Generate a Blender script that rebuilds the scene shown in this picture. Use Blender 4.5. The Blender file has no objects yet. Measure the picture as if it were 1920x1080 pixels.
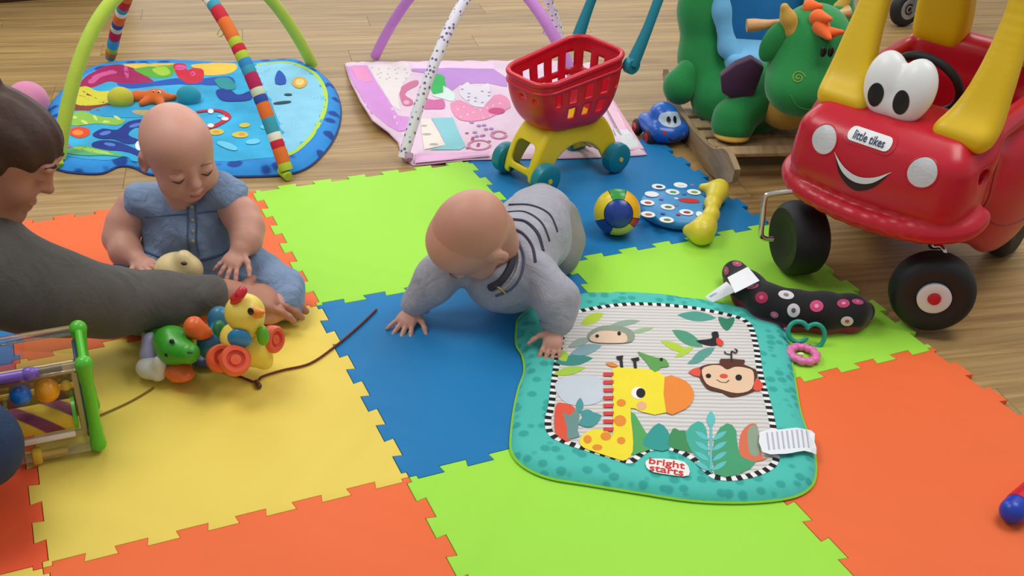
import bpy, bmesh, math, random
import numpy as np
from mathutils import Vector, Matrix, noise
from mathutils.geometry import delaunay_2d_cdt
random.seed(7); rng = np.random.default_rng(7)
SC = bpy.context.scene; C = SC.collection
pi = math.pi; R_ = math.radians

# ---------------------------------------------------------------- camera
FPX, PITCH, ROLL, CAMZ = 2040.2, 1.02992, 0.06088, 1.2778
cam = bpy.data.cameras.new('camera'); camo = bpy.data.objects.new('camera', cam); C.objects.link(camo)
cam.sensor_fit = 'HORIZONTAL'; cam.sensor_width = 36.0; cam.lens = 36.0*FPX/1920; cam.clip_start = .02
CM = Matrix.Rotation(PITCH, 4, 'X') @ Matrix.Rotation(ROLL, 4, 'Z')
camo.matrix_world = Matrix.Translation((0, 0, CAMZ)) @ CM
SC.camera = camo
# ---------------------------------------------------------------- light of the room
w = bpy.data.worlds.new('world'); SC.world = w; w.use_nodes = True
w.node_tree.nodes['Background'].inputs[0].default_value = (.93, .96, 1.0, 1); w.node_tree.nodes['Background'].inputs[1].default_value = .40
def area(name, loc, size, power, rot, col=(1, 1, 1)):
    l = bpy.data.lights.new(name, 'AREA'); l.shape = 'RECTANGLE'; l.size, l.size_y = size; l.energy = power; l.color = col
    o = bpy.data.objects.new(name, l); C.objects.link(o); o.location = loc; o.rotation_euler = rot
for i, (lx, ly) in enumerate(((-1.6, 2.2), (1.4, 2.2), (-1.6, 4.6), (1.4, 4.6))):
    area('ceiling_panel_light', (lx, ly, 2.7), (1.3, 1.3), 36 if ly < 3 else 24, (0, 0, 0), (1, .985, .95))
area('window_daylight', (-1.5, 7.0, 1.7), (5.0, 1.8), 55, (R_(-82), 0, R_(-6)), (.93, .97, 1))
SC.view_settings.view_transform = 'Standard'; SC.view_settings.look = 'None'
SC.view_settings.gamma = 1; SC.view_settings.use_curve_mapping = False; SC.view_settings.exposure = 0.0

# ---------------------------------------------------------------- helpers
def ray(px, py):
    return CM.to_3x3() @ Vector(((px-960)/FPX, (540-py)/FPX, -1))
def Z(px, py, z=0.0):                      # place in the room: what stands at height z
    d = ray(px, py); t = (z-CAMZ)/d.z; return Vector((0, 0, CAMZ)) + d*t
def Y(px, py, y):                          # place in the room at depth y
    d = ray(px, py); return Vector((0, 0, CAMZ)) + d*(y/d.y)
def lin(h):
    if isinstance(h, str):
        h = h.lstrip('#'); c = [int(h[i:i+2], 16)/255 for i in (0, 2, 4)]
    else: c = h
    return tuple(((v+.055)/1.055)**2.4 if v > .04045 else v/12.92 for v in c)+(1,)
MATS = {}
def M(name, col, rough=.5, bump=0, bscale=200, var=0, vscale=6, sheen=0, metal=0, spec=.5, alpha=1, trans=0, coat=0, detail=3, wrk=0, wsc=16):
    if name in MATS: return MATS[name]
    m = bpy.data.materials.new(name); m.use_nodes = True; nt = m.node_tree; b = nt.nodes['Principled BSDF']
    c = lin(col); b.inputs['Base Color'].default_value = c; b.inputs['Roughness'].default_value = rough
    b.inputs['Metallic'].default_value = metal; b.inputs['Specular IOR Level'].default_value = spec
    if sheen: b.inputs['Sheen Weight'].default_value = sheen; b.inputs['Sheen Roughness'].default_value = .4
    if coat: b.inputs['Coat Weight'].default_value = coat; b.inputs['Coat Roughness'].default_value = .12
    if trans: b.inputs['Transmission Weight'].default_value = trans
    if alpha < 1: b.inputs['Alpha'].default_value = alpha
    if bump or var or wrk:
        tc = nt.nodes.new('ShaderNodeTexCoord')
    if var:
        n = nt.nodes.new('ShaderNodeTexNoise'); n.inputs['Scale'].default_value = vscale; n.inputs['Detail'].default_value = detail
        nt.links.new(tc.outputs['Object'], n.inputs['Vector'])
        mx = nt.nodes.new('ShaderNodeMix'); mx.data_type = 'RGBA'
        mx.inputs[6].default_value = tuple(v*(1-var) for v in c[:3])+(1,); mx.inputs[7].default_value = tuple(min(1, v*(1+var)) for v in c[:3])+(1,)
        nt.links.new(n.outputs['Fac'], mx.inputs[0]); nt.links.new(mx.outputs[2], b.inputs['Base Color'])
    if bump:
        n2 = nt.nodes.new('ShaderNodeTexNoise'); n2.inputs['Scale'].default_value = bscale; n2.inputs['Detail'].default_value = 2
        nt.links.new(tc.outputs['Object'], n2.inputs['Vector'])
        bp = nt.nodes.new('ShaderNodeBump'); bp.inputs['Strength'].default_value = bump; bp.inputs['Distance'].default_value = .002
        nt.links.new(n2.outputs['Fac'], bp.inputs['Height']); nt.links.new(bp.outputs[0], b.inputs['Normal'])
        if wrk:
            n3 = nt.nodes.new('ShaderNodeTexNoise'); n3.inputs['Scale'].default_value = wsc; n3.inputs['Detail'].default_value = 3; n3.inputs['Distortion'].default_value = 1.6
            nt.links.new(tc.outputs['Object'], n3.inputs['Vector']); b3 = nt.nodes.new('ShaderNodeBump'); b3.inputs['Strength'].default_value = wrk; b3.inputs['Distance'].default_value = .02
            nt.links.new(n3.outputs['Fac'], b3.inputs['Height']); nt.links.new(b3.outputs[0], bp.inputs['Normal'])
    MATS[name] = m; return m
def A(v): return np.asarray(v, float)
def arr(f): return [tuple(x) for x in f]
def join(*g):
    vs, fs, o = [], [], 0
    for v, f in g:
        vs.append(A(v)); fs += [tuple(i+o for i in q) for q in f]; o += len(v)
    return np.concatenate(vs), fs
def xf(g, m):
    v = A(g[0]); m = np.array(m); return v @ m[:3, :3].T + m[:3, 3], g[1]
def T(x=0, y=0, z=0): return Matrix.Translation((x, y, z))
def Rx(a): return Matrix.Rotation(R_(a), 4, 'X')
def Ry(a): return Matrix.Rotation(R_(a), 4, 'Y')
def Rz(a): return Matrix.Rotation(R_(a), 4, 'Z')
def Sc(x, y, z): return Matrix.Diagonal((x, y, z, 1))
def frombm(bm):
    bm.verts.index_update(); v = A([x.co[:] for x in bm.verts]); f = [tuple(a.index for a in q.verts) for q in bm.faces]; bm.free(); return v, f
def box(c, s, r=0, seg=2):
    bm = bmesh.new(); bmesh.ops.create_cube(bm, size=1)
    for v in bm.verts: v.co = Vector((v.co.x*s[0], v.co.y*s[1], v.co.z*s[2]))
    if r: bmesh.ops.bevel(bm, geom=bm.edges[:], offset=r, segments=seg, profile=.5, affect='EDGES')
    v, f = frombm(bm); return v+A(c), f
def ball(c, r, seg=20, ring=12):
    if np.isscalar(r): r = (r, r, r)
    v = [(0, 0, 1)]; f = []
    for i in range(1, ring):
        t = pi*i/ring
        for j in range(seg): a = 2*pi*j/seg; v.append((math.sin(t)*math.cos(a), math.sin(t)*math.sin(a), math.cos(t)))
    v.append((0, 0, -1)); n = len(v)-1
    for j in range(seg): f.append((0, 1+j, 1+(j+1) % seg)); b = 1+(ring-2)*seg; f.append((n, b+(j+1) % seg, b+j))
    for i in range(ring-2):
        for j in range(seg): a = 1+i*seg; f.append((a+j, a+seg+j, a+seg+(j+1) % seg, a+(j+1) % seg))
    return A(v)*A(r)+A(c), f
def lathe(prof, n=24, cap=True):
    v, f = [], []
    for r, z in prof:
        for j in range(n): a = 2*pi*j/n; v.append((r*math.cos(a), r*math.sin(a), z))
    m = len(prof)
    for i in range(m-1):
        for j in range(n): f.append((i*n+j, i*n+(j+1) % n, (i+1)*n+(j+1) % n, (i+1)*n+j))
    if cap: f.append(tuple(range(n))[::-1]); f.append(tuple((m-1)*n+j for j in range(n)))
    return A(v), f
def spline(pts, n=8, closed=False):
    p = A(pts); m = len(p); out = []
    rng_ = range(m) if closed else range(m-1)
    for i in rng_:
        g = (lambda k: p[k % m]) if closed else (lambda k: p[min(max(k, 0), m-1)])
        a, b, c, d = g(i-1), g(i), g(i+1), g(i+2)
        for k in range(n):
            t = k/n; out.append(.5*((2*b)+(c-a)*t+(2*a-5*b+4*c-d)*t*t+(3*b-a-3*c+d)*t**3))
    if not closed: out.append(p[-1])
    return np.array(out)
def tube(pts, rad, n=12, sub=6, closed=False, cap=True):
    p = A(pts); r = np.full(len(p), rad, float) if np.isscalar(rad) else A(rad)
    if sub > 1:
        q = spline(np.c_[p, r], sub, closed); p, r = q[:, :3], q[:, 3]
    m = len(p); v, f = [], []
    t0 = p[1]-p[0]; t0 /= np.linalg.norm(t0); u = np.cross(t0, (0, 0, 1.)); 
    if np.linalg.norm(u) < .05: u = np.cross(t0, (1., 0, 0))
    u /= np.linalg.norm(u)
    for i in range(m):
        a = p[(i-1) % m] if closed or i else p[0]; b = p[(i+1) % m] if closed or i < m-1 else p[-1]
        t = b-a; t /= max(1e-9, np.linalg.norm(t)); u = u-t*np.dot(u, t); u /= np.linalg.norm(u); w_ = np.cross(t, u)
        for j in range(n): an = 2*pi*j/n; v.append(p[i]+r[i]*(u*math.cos(an)+w_*math.sin(an)))
    k = m if closed else m-1
    for i in range(k):
        for j in range(n): a = i*n; b = ((i+1) % m)*n; f.append((a+j, a+(j+1) % n, b+(j+1) % n, b+j))
    if cap and not closed: f.append(tuple(range(n))[::-1]); f.append(tuple((m-1)*n+j for j in range(n)))
    return A(v), f
def torus(c, R, r, n=28, k=10): 
    return tube([(c[0]+R*math.cos(2*pi*i/n), c[1]+R*math.sin(2*pi*i/n), c[2]) for i in range(n)], r, k, 1, True)
def prism(out, z0, z1, bev=0, seg=2):
    bm = bmesh.new(); bot = [bm.verts.new((x, y, z0)) for x, y in out]; top = [bm.verts.new((x, y, z1)) for x, y in out]; n = len(out)
    ft = bm.faces.new(top); bm.faces.new(bot[::-1])
    for i in range(n): bm.faces.new((bot[i], bot[(i+1) % n], top[(i+1) % n], top[i]))
    bmesh.ops.recalc_face_normals(bm, faces=bm.faces[:])
    if bev: bmesh.ops.bevel(bm, geom=[e for e in ft.edges], offset=bev, segments=seg, profile=.5, affect='EDGES')
    bmesh.ops.triangulate(bm, faces=[f for f in bm.faces if len(f.verts) > 4])
    return frombm(bm)
def fill(out, sp):                         # flat shape with inner points so it can follow a surface
    out = A(out); n = len(out); x0, y0 = out.min(0); x1, y1 = out.max(0)
    pts = [Vector(q) for q in out]
    gx = np.arange(x0+sp*.5, x1, sp); gy = np.arange(y0+sp*.5, y1, sp)
    if len(gx) and len(gy):
        X, Yg = np.meshgrid(gx, gy); q = np.c_[X.ravel(), Yg.ravel()]
        a = out; b = np.roll(out, -1, 0); ins = np.zeros(len(q), bool); dm = np.full(len(q), 9.)
        for i in range(n):
            ab = b[i]-a[i]; t = np.clip(((q-a[i])@ab)/max(1e-12, ab@ab), 0, 1); dm = np.minimum(dm, np.linalg.norm(q-a[i]-t[:, None]*ab, axis=1))
            c_ = (a[i, 1] > q[:, 1]) != (b[i, 1] > q[:, 1])
            with np.errstate(divide='ignore', invalid='ignore'):
                xi = (b[i, 0]-a[i, 0])*(q[:, 1]-a[i, 1])/(b[i, 1]-a[i, 1])+a[i, 0]
            ins ^= c_ & (q[:, 0] < xi)
        pts += [Vector(k) for k in q[ins & (dm > sp*.35)]]
    r = delaunay_2d_cdt(pts, [], [list(range(n))], 1, 1e-6)
    return A([(v.x, v.y) for v in r[0]]), [tuple(q) for q in r[2]]
def obj(name, g, mat, parent=None, smooth=40, local=True):
    v, f = g; v = A(v)
    if parent is not None and not local:
        inv = np.array(Matrix.Translation(ROOT[parent]).inverted()); v = v+inv[:3, 3]
    me = bpy.data.meshes.new(name); me.from_pydata(v.tolist(), [], f); 
    if smooth:
        me.polygons.foreach_set('use_smooth', [True]*len(me.polygons))
        if smooth < 180: me.set_sharp_from_angle(angle=R_(smooth))
    me.update()
    if isinstance(mat, (list, tuple)):
        for m in mat: me.materials.append(m)
    else: me.materials.append(mat)
    o = bpy.data.objects.new(name, me); C.objects.link(o)
    if parent is not None: o.parent = parent; 
    return o
ROOT = {}
def thing(name, label, cat, loc=(0, 0, 0), rz=0, group=None, rot=None):
    o = bpy.data.objects.new(name, None); C.objects.link(o); o.empty_display_size = .02
    o.location = loc; o.rotation_euler = rot if rot else (0, 0, R_(rz)); tag(o, label, cat, group); ROOT[o] = Vector(loc); return o
def tag(o, label, cat, group=None):
    o['label'] = label; o['category'] = cat
    if group: o['group'] = group
    return o
def wobj(name, g, mat, label, cat, loc=None, smooth=40, group=None):   # a thing that is one mesh, given in room coordinates
    v = A(g[0]); b = A(loc) if loc is not None else A([v[:, 0].mean(), v[:, 1].mean(), v[:, 2].min()])
    o = obj(name, (v-b, g[1]), mat, None, smooth); o.location = b; return tag(o, label, cat, group)
def rotmat(ax, ang): return np.array(Matrix.Rotation(R_(ang), 3, ax))
def frame(z, x=(1, 0, 0)):                  # rotation whose z axis is z
    z = A(z)/np.linalg.norm(z); x = A(x)-z*np.dot(A(x), z); x /= np.linalg.norm(x); y = np.cross(z, x); m = np.eye(4); m[:3, 0], m[:3, 1], m[:3, 2] = x, y, z
    return Matrix(m.tolist())
# soft-blended bodies: a distance field turned into one continuous surface
class Body:
    def __init__(s): s.p = []
    def cone(s, a, b, ra, rb=None, k=.02, sub=False):
        a, b = A(a), A(b); rb = ra if rb is None else rb; m = max(ra, rb)
        def f(P):
            ba = b-a; q = P-a; t = np.clip((q@ba)/max(1e-12, ba@ba), 0, 1); return np.linalg.norm(q-t[..., None]*ba, axis=-1)-(ra+(rb-ra)*t)
        s.p.append((f, np.minimum(a, b)-m, np.maximum(a, b)+m, k, sub)); return s
    def chain(s, pr, k=.02):
        for (a, ra), (b, rb) in zip(pr[:-1], pr[1:]): s.cone(a, b, ra, rb, k)
        return s
    def ell(s, c, r, k=.02, rot=None, sub=False):
        c = A(c); r = A([r]*3 if np.isscalar(r) else r); Rm = np.eye(3) if rot is None else np.array(rot)[:3, :3]; e = np.abs(Rm)@r
        def f(P):
            q = (P-c)@Rm; k0 = np.linalg.norm(q/r, axis=-1); k1 = np.linalg.norm(q/(r*r), axis=-1); return k0*(k0-1)/np.maximum(k1, 1e-6)
        s.p.append((f, c-e, c+e, k, sub)); return s
    def box(s, c, h, rd=.01, k=.01, rot=None, sub=False):
        c = A(c); h = A(h); Rm = np.eye(3) if rot is None else np.array(rot)[:3, :3]; e = np.abs(Rm)@h
        def f(P):
            q = np.abs((P-c)@Rm)-(h-rd); return np.linalg.norm(np.maximum(q, 0), axis=-1)+np.minimum(q.max(-1), 0)-rd
        s.p.append((f, c-e, c+e, k, sub)); return s
    def fn(s, f, lo, hi, k=.01, sub=False): s.p.append((f, A(lo), A(hi), k, sub)); return s
    def mesh(s, res, disp=None):
        add = [q for q in s.p if not q[4]]
        lo = np.min([q[1] for q in add], 0)-3*res-.006; hi = np.max([q[2] for q in add], 0)+3*res+.006
        n = np.ceil((hi-lo)/res).astype(int)+1
        ax = [lo[i]+res*np.arange(n[i]) for i in range(3)]
        D = np.full(n, .5, np.float32)
        for f, l, h, k, sub in s.p:
            m = k+3*res; i0 = np.clip(np.floor((l-m-lo)/res).astype(int), 0, n); i1 = np.clip(np.ceil((h+m-lo)/res).astype(int)+1, 0, n)
            if np.any(i1 <= i0): continue
            G = np.stack(np.meshgrid(*[ax[i][i0[i]:i1[i]] for i in range(3)], indexing='ij'), -1)
            d = f(G).astype(np.float32); sl = tuple(slice(i0[i], i1[i]) for i in range(3)); a = D[sl]
            if sub: d = -d; hh = np.maximum(k-np.abs(a-d), 0)/k; D[sl] = np.maximum(a, d)+hh*hh*k*.25
            else: hh = np.maximum(k-np.abs(a-d), 0)/k; D[sl] = np.minimum(a, d)-hh*hh*k*.25
        if disp is not None:
            near = np.argwhere(np.abs(D) < .03); P = lo+near*res; D[tuple(near.T)] += disp(P).astype(np.float32)
        return nets(D, lo, res)
def nets(D, lo, res):
    S = D < 0; n = D.shape; cnt = np.zeros([k-1 for k in n], np.int8)
    offs = [(i, j, k) for i in (0, 1) for j in (0, 1) for k in (0, 1)]
    for o in offs: cnt += S[o[0]:n[0]-1+o[0], o[1]:n[1]-1+o[1], o[2]:n[2]-1+o[2]]
    act = (cnt > 0) & (cnt < 8); idx = np.argwhere(act); ids = np.full(act.shape, -1, np.int64); ids[act] = np.arange(len(idx))
    acc = np.zeros((len(idx), 3)); num = np.zeros(len(idx))
    for o in offs:
        for a in range(3):
            if o[a]: continue
            o2 = list(o); o2[a] = 1; p0 = idx+A(o).astype(int); p1 = idx+A(o2).astype(int)
            d0 = D[tuple(p0.T)]; d1 = D[tuple(p1.T)]; c = (d0 < 0) != (d1 < 0); t = np.where(c, d0/np.where(c, d0-d1, 1), 0)
            q = p0.astype(float); q[:, a] += t; acc[c] += q[c]; num[c] += 1
    v = lo+res*acc/num[:, None]; fs = []
    for a in range(3):
        b, c = (a+1) % 3, (a+2) % 3
        s0 = [slice(None)]*3; s1 = [slice(None)]*3; s0[a] = slice(0, n[a]-1); s1[a] = slice(1, n[a])
        A0 = S[tuple(s0)]; A1 = S[tuple(s1)]; e = np.argwhere(A0 != A1); e = e[(e[:, b] > 0) & (e[:, c] > 0) & (e[:, b] < n[b]-1) & (e[:, c] < n[c]-1)]
        def g(db, dc): q = e.copy(); q[:, b] -= db; q[:, c] -= dc; return ids[tuple(q.T)]
        Q = np.c_[g(1, 1), g(0, 1), g(0, 0), g(1, 0)]; fl = A0[tuple(e.T)]; Q[~fl] = Q[~fl][:, ::-1]; fs.append(Q)
    F = np.concatenate(fs)
    # relax a little along the surface
    e = np.concatenate([F[:, [0, 1]], F[:, [1, 2]], F[:, [2, 3]], F[:, [3, 0]]]); sm = np.zeros_like(v); ct = np.zeros(len(v))
    for k in range(3): sm[:, k] = np.bincount(e[:, 0], v[e[:, 1], k], len(v))+np.bincount(e[:, 1], v[e[:, 0], k], len(v))
    ct = np.bincount(e.ravel(), minlength=len(v)); v = v*.5+.5*sm/np.maximum(ct, 1)[:, None]
    return v, [tuple(q) for q in F.tolist()]
def text(s, size, mat, name, parent, m, ext=.0004, sx=1):
    cu = bpy.data.curves.new('t', 'FONT'); cu.body = s; cu.size = size; cu.extrude = ext; cu.align_x = 'CENTER'; cu.align_y = 'CENTER'; cu.resolution_u = 3; cu.offset = size*.012
    t = bpy.data.objects.new('t', cu); C.objects.link(t); bpy.context.view_layer.update()
    me = bpy.data.meshes.new_from_object(t.evaluated_get(bpy.context.evaluated_depsgraph_get())); C.objects.unlink(t); bpy.data.objects.remove(t)
    v = A([q.co[:] for q in me.vertices]); f = [tuple(q.vertices) for q in me.polygons]; bpy.data.meshes.remove(me)
    v[:, 0] *= sx
    return obj(name, xf((v, f), m) if not callable(m) else (m(v), f), mat, parent, 0)
# ---------------------------------------------------------------- floor of laminate planks, foam tiles
FZ = -.012                                  # wood floor; the top of the foam tiles is z = 0
GA = R_(15)
def wood(name, c1, c2, rough=.35, along='X', s=1.0):
    m = bpy.data.materials.new(name); m.use_nodes = True; nt = m.node_tree; b = nt.nodes['Principled BSDF']; b.inputs['Roughness'].default_value = rough
    tc = nt.nodes.new('ShaderNodeTexCoord'); oi = nt.nodes.new('ShaderNodeObjectInfo'); mp = nt.nodes.new('ShaderNodeMapping')
    mp.inputs['Scale'].default_value = (1.2*s, 26*s, 26*s) if along == 'X' else (26*s, 1.2*s, 26*s)
    ad = nt.nodes.new('ShaderNodeVectorMath'); sc = nt.nodes.new('ShaderNodeVectorMath'); sc.operation = 'SCALE'; sc.inputs[0].default_value = (13, 17, 7)
    nt.links.new(oi.outputs['Random'], sc.inputs['Scale']); nt.links.new(tc.outputs['Object'], ad.inputs[0]); nt.links.new(sc.outputs[0], ad.inputs[1])
    nt.links.new(ad.outputs[0], mp.inputs[0])
    n = nt.nodes.new('ShaderNodeTexNoise'); n.inputs['Scale'].default_value = 1.6; n.inputs['Detail'].default_value = 6; n.inputs['Roughness'].default_value = .62; n.inputs['Distortion'].default_value = .6
    nt.links.new(mp.outputs[0], n.inputs['Vector'])
    r = nt.nodes.new('ShaderNodeValToRGB'); r.color_ramp.elements[0].position = .32; r.color_ramp.elements[1].position = .68
    r.color_ramp.elements[0].color = lin(c1); r.color_ramp.elements[1].color = lin(c2); nt.links.new(n.outputs['Fac'], r.inputs[0])
    hs = nt.nodes.new('ShaderNodeHueSaturation'); mr = nt.nodes.new('ShaderNodeMapRange'); mr.inputs[3].default_value = .9; mr.inputs[4].default_value = 1.1
    nt.links.new(oi.outputs['Random'], mr.inputs[0]); nt.links.new(mr.outputs[0], hs.inputs['Value']); nt.links.new(r.outputs[0], hs.inputs['Color'])
    nt.links.new(hs.outputs[0], b.inputs['Base Color']); return m
WOOD = wood('laminate oak', '#8d6d41', '#ba9a63', .45); WOOD.node_tree.nodes['Principled BSDF'].inputs['Specular IOR Level'].default_value = .35
fl = obj('floor', box((0, 3.2, FZ-.012), (9.5, 8.5, .012)), M('floor underlay', '#5a452c', .8)); fl['kind'] = 'structure'
pm = box((0, 0, 0), (1.2994, .1297, .009), .0006, 1); pme = None; npl = 0
for j in range(-14, 26):
    for i in range(-3, 4):
        x = i*1.3+(j*.47) % 1.3; y = j*.13
        px, py = x*math.cos(GA)-y*math.sin(GA), 2.6+x*math.sin(GA)+y*math.cos(GA)
        if py < .55 or py > 5.6 or abs(px) > .95+.36*py+.55: continue
        if pme is None: o = obj('plank', pm, WOOD, fl); pme = o.data
        else: o = bpy.data.objects.new('plank', pme); C.objects.link(o); o.parent = fl
        o.location = (px, py, FZ-.0045); o.rotation_euler = (0, 0, GA); npl += 1
GO = A((-1.2247, 2.2799)); GR = R_(25.93); TS = .6
def grid(c, r): 
    x, y = c*TS, -r*TS; return GO+A((x*math.cos(GR)-y*math.sin(GR), x*math.sin(GR)+y*math.cos(GR)))
def edge(a, b, ph):                         # the shared toothed line from corner a to corner b
    a, b = A(a), A(b); d = b-a; L = np.linalg.norm(d); d /= L; nn = A((-d[1], d[0])); N = 12; out = []; h = .009; e = .0035
    s = 1 if ph else -1; c0 = .014; hw = (L-2*c0)/N
    out = [(c0, 0)]
    for k in range(N):
        sg = s if k % 2 == 0 else -s; u0, u1 = c0+k*hw, c0+(k+1)*hw
        out += [(u0-(e*.5 if k else 0), sg*h), (u1+(e*.5 if k < N-1 else 0), sg*h)]
    out.append((L-c0, 0))
    return [a]+[a+d*u+nn*w_ for u, w_ in out]
def tile(c, r, col, label):
    P = [grid(c, r), grid(c, r+1), grid(c+1, r+1), grid(c+1, r)]
    ks = [((c, r), (c, r+1)), ((c, r+1), (c+1, r+1)), ((c+1, r), (c+1, r+1)), ((c, r), (c+1, r))]
    def path(k, rev):
        e = [tuple(q) for q in edge(grid(*k[0]), grid(*k[1]), (k[0][0]+k[0][1]) % 2 == 0)]+[tuple(grid(*k[1]))]
        return e[::-1] if rev else e
    o = path(ks[0], False)[:-1]+path(ks[1], False)[:-1]+path(ks[2], True)[:-1]+path(ks[3], True)[:-1]
    o = A(o); cen = o.mean(0)
    # tiny clearance to the neighbours
    a = np.roll(o, 1, 0); b = np.roll(o, -1, 0); t = b-a; t /= np.linalg.norm(t, axis=1)[:, None]; o = o+np.c_[-t[:, 1], t[:, 0]]*.0006
    g = prism((o-cen).tolist(), 0, .0115, .0012, 2)
    t = obj('foam_tile', g, MATS[col], None, 25); t.location = (cen[0], cen[1], FZ); tag(t, label, 'foam tile', 'interlocking foam floor tiles')
M('foam orange', '#f4703c', .6, .12, 900, .05, 3, spec=.25); M('foam green', '#a4e647', .6, .12, 900, .04, 3, spec=.25); M('foam blue', '#197bb8', .6, .12, 900, .06, 3, spec=.25)
M('foam yellow', '#eed25c', .6, .12, 900, .05, 3, spec=.25); M('foam red', '#f05a32', .6, .12, 900, .05, 3, spec=.25)
for c, r, col, lb in [(0, 0, 'foam orange', 'orange foam puzzle tile that the baby in denim sits on'), (1, 0, 'foam green', 'lime green foam tile between the sitting baby and the trolley'),
    (2, 0, 'foam blue', 'blue foam tile under the toy trolley, ball and round toy'), (0, 1, 'foam yellow', 'large yellow foam tile under the duck toy and red string'),
    (1, 1, 'foam blue', 'blue foam tile in the middle under the crawling baby\'s hand'), (2, 1, 'foam green', 'lime green foam tile under the black flowered pillow and front wheel'),
    (0, 2, 'foam orange', 'orange foam tile along the bottom edge below the yellow tile'), (1, 2, 'foam green', 'lime green foam tile at bottom centre, in front of the jungle mat'),
    (2, 2, 'foam orange', 'orange foam tile at lower right beside the jungle mat'), (-1, 0, 'foam blue', 'blue foam tile at left edge half hidden below the woman\'s arm'),
    (-1, 1, 'foam red', 'red-orange foam tile at the lower left by the jeans knee'), (-1, 2, 'foam yellow', 'yellow foam tile corner peeking in at the bottom left')]:
    tile(c, r, col, lb)
# ---------------------------------------------------------------- quilted mats
def smooth_closed(p, n=5): return spline(p, n, True)
def dist_poly(q, out):
    out = A(out); dm = np.full(len(q), 9.); b = np.roll(out, -1, 0)
    for a, c in zip(out, b):
        ab = c-a; t = np.clip(((q-a)@ab)/max(1e-12, ab@ab), 0, 1); dm = np.minimum(dm, np.linalg.norm(q-a-t[:, None]*ab, axis=1))
    return dm
class Mat:
    def __init__(s, t, out, z0, th, rr, wr, ws, extra=None, sp=.012):
        s.t, s.out, s.z0, s.th, s.rr, s.wr, s.ws, s.extra = t, A(out), z0, th, rr, wr, ws, extra; s.sp = sp; s.lay = 0; s.off = {}
    def h(s, q):
        q = A(q); d = dist_poly(q, s.out); z = s.z0+s.th*np.sqrt(np.clip(1-(1-np.clip(d/s.rr, 0, 1))**2, 0, 1))*.75+s.th*.25
        n = A([noise.noise((x*s.ws, y*s.ws, 3.1))+.5*noise.noise((x*s.ws*2.3, y*s.ws*2.3, 7.7)) for x, y in q]); z = z+s.wr*n*np.clip(d/.03, 0, 1)
        if s.extra: z = z+s.extra(q)
        return z
    def base(s, name, mat):
        v, f = fill(s.out, s.sp); z = s.h(v); n = len(s.out)
        return obj(name, (np.c_[v, z], f), mat, s.t, 180, False)
    def rim(s, name, mat, drop=.0):
        o = s.out; z = s.h(o); nn = len(o); c = o.mean(0)
        a = np.roll(o, 1, 0); b = np.roll(o, -1, 0); t = b-a; t /= np.linalg.norm(t, axis=1)[:, None]; nrm = np.c_[t[:, 1], -t[:, 0]]
        sg = np.sign(np.sum(nrm*(o-c)))
        bt = np.maximum(z-s.th*.3, s.z0); mid = (z+bt)/2
        V_ = np.r_[np.c_[o, z], np.c_[o+sg*nrm*.004, mid], np.c_[o, bt]]
        f = [(k*nn+i, k*nn+(i+1) % nn, (k+1)*nn+(i+1) % nn, (k+1)*nn+i) for k in (0, 1) for i in range(nn)]
        return obj(name, (V_, f), mat, s.t, 60, False)
    def lift(s, v, off): return np.c_[v, s.h(v)+off]
    def shape(s, polys, off, sp=.009):
        g = []
        for p in polys:
            v, f = fill(p, sp); g.append((s.lift(v, off), f))
        return join(*g)
    def print_(s, name, polys, mat, parent=None, off=None, sp=.009):
        s.lay += 1; off = .0006+.00007*s.lay
        o = prints(s, name, polys, mat, s.t, off, sp); s.off[o] = off; return o
STUFFY = ('speck', 'dot', 'stripe', 'mark', 'piping')
def prints(s, name, polys, mat, parent, off, sp):
    ROOT[parent] = ROOT[s.t]; sp = min(sp, .011)
    if any(q in name for q in STUFFY):
        o = obj(name, s.shape(polys, off, sp), mat, parent, 0, False)
        if len(polys) > 1 and name != 'piping': o['kind'] = 'stuff'
        return o
    return [obj(name, s.shape([p], off, sp), mat, parent, 0, False) for p in polys][0]
def child(s, name, polys, mat, parent, off, sp):
    step = .0008 if name in ('pupil', 'eye', 'nose', 'mouth') else .0004
    return prints(s, name, polys, mat, parent, s.off.get(parent, .001)+step, sp)
def ribbon(path, w0):                      # strip of width w0 along a 2D path: list of quads
    p = A(path); t = np.gradient(p, axis=0); t /= np.linalg.norm(t, axis=1)[:, None]; n = np.c_[-t[:, 1], t[:, 0]]
    return np.r_[p+n*w0/2, (p-n*w0/2)[::-1]]
def fab(n, c, **k): return M(n, c, k.pop('rough', .85), .35, 700, k.pop('var', .06), 25, sheen=.15)
PRN = {}
def ink(c):
    if c not in PRN: PRN[c] = M('print '+c, c, .85, .2, 700, .05, 30)
    return PRN[c]

# --- jungle play mat in front
JO = [(975,590),(1000,572),(1060,553),(1110,545),(1200,545),(1280,553),(1345,563),(1400,575),(1450,592),(1475,620),(1483,660),(1490,700),(1500,760),(1513,800),(1527,840),(1530,880),(1518,908),(1480,926),(1400,934),(1300,931),(1200,916),(1100,900),(1030,888),(985,868),(962,842),(960,810),(966,760),(975,720),(985,690),(981,660),(970,640),(970,610)]
P2 = lambda L, z=.012: A([Z(a, b, z)[:2] for a, b in L])
jt = thing('jungle_play_mat', 'teal jungle play mat with a giraffe and a monkey, crawling baby\'s hand on it', 'play mat', Z(1250, 740, .0005))
jm = Mat(jt, smooth_closed(P2(JO), 4), .0008, .016, .035, .0010, 8)
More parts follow.
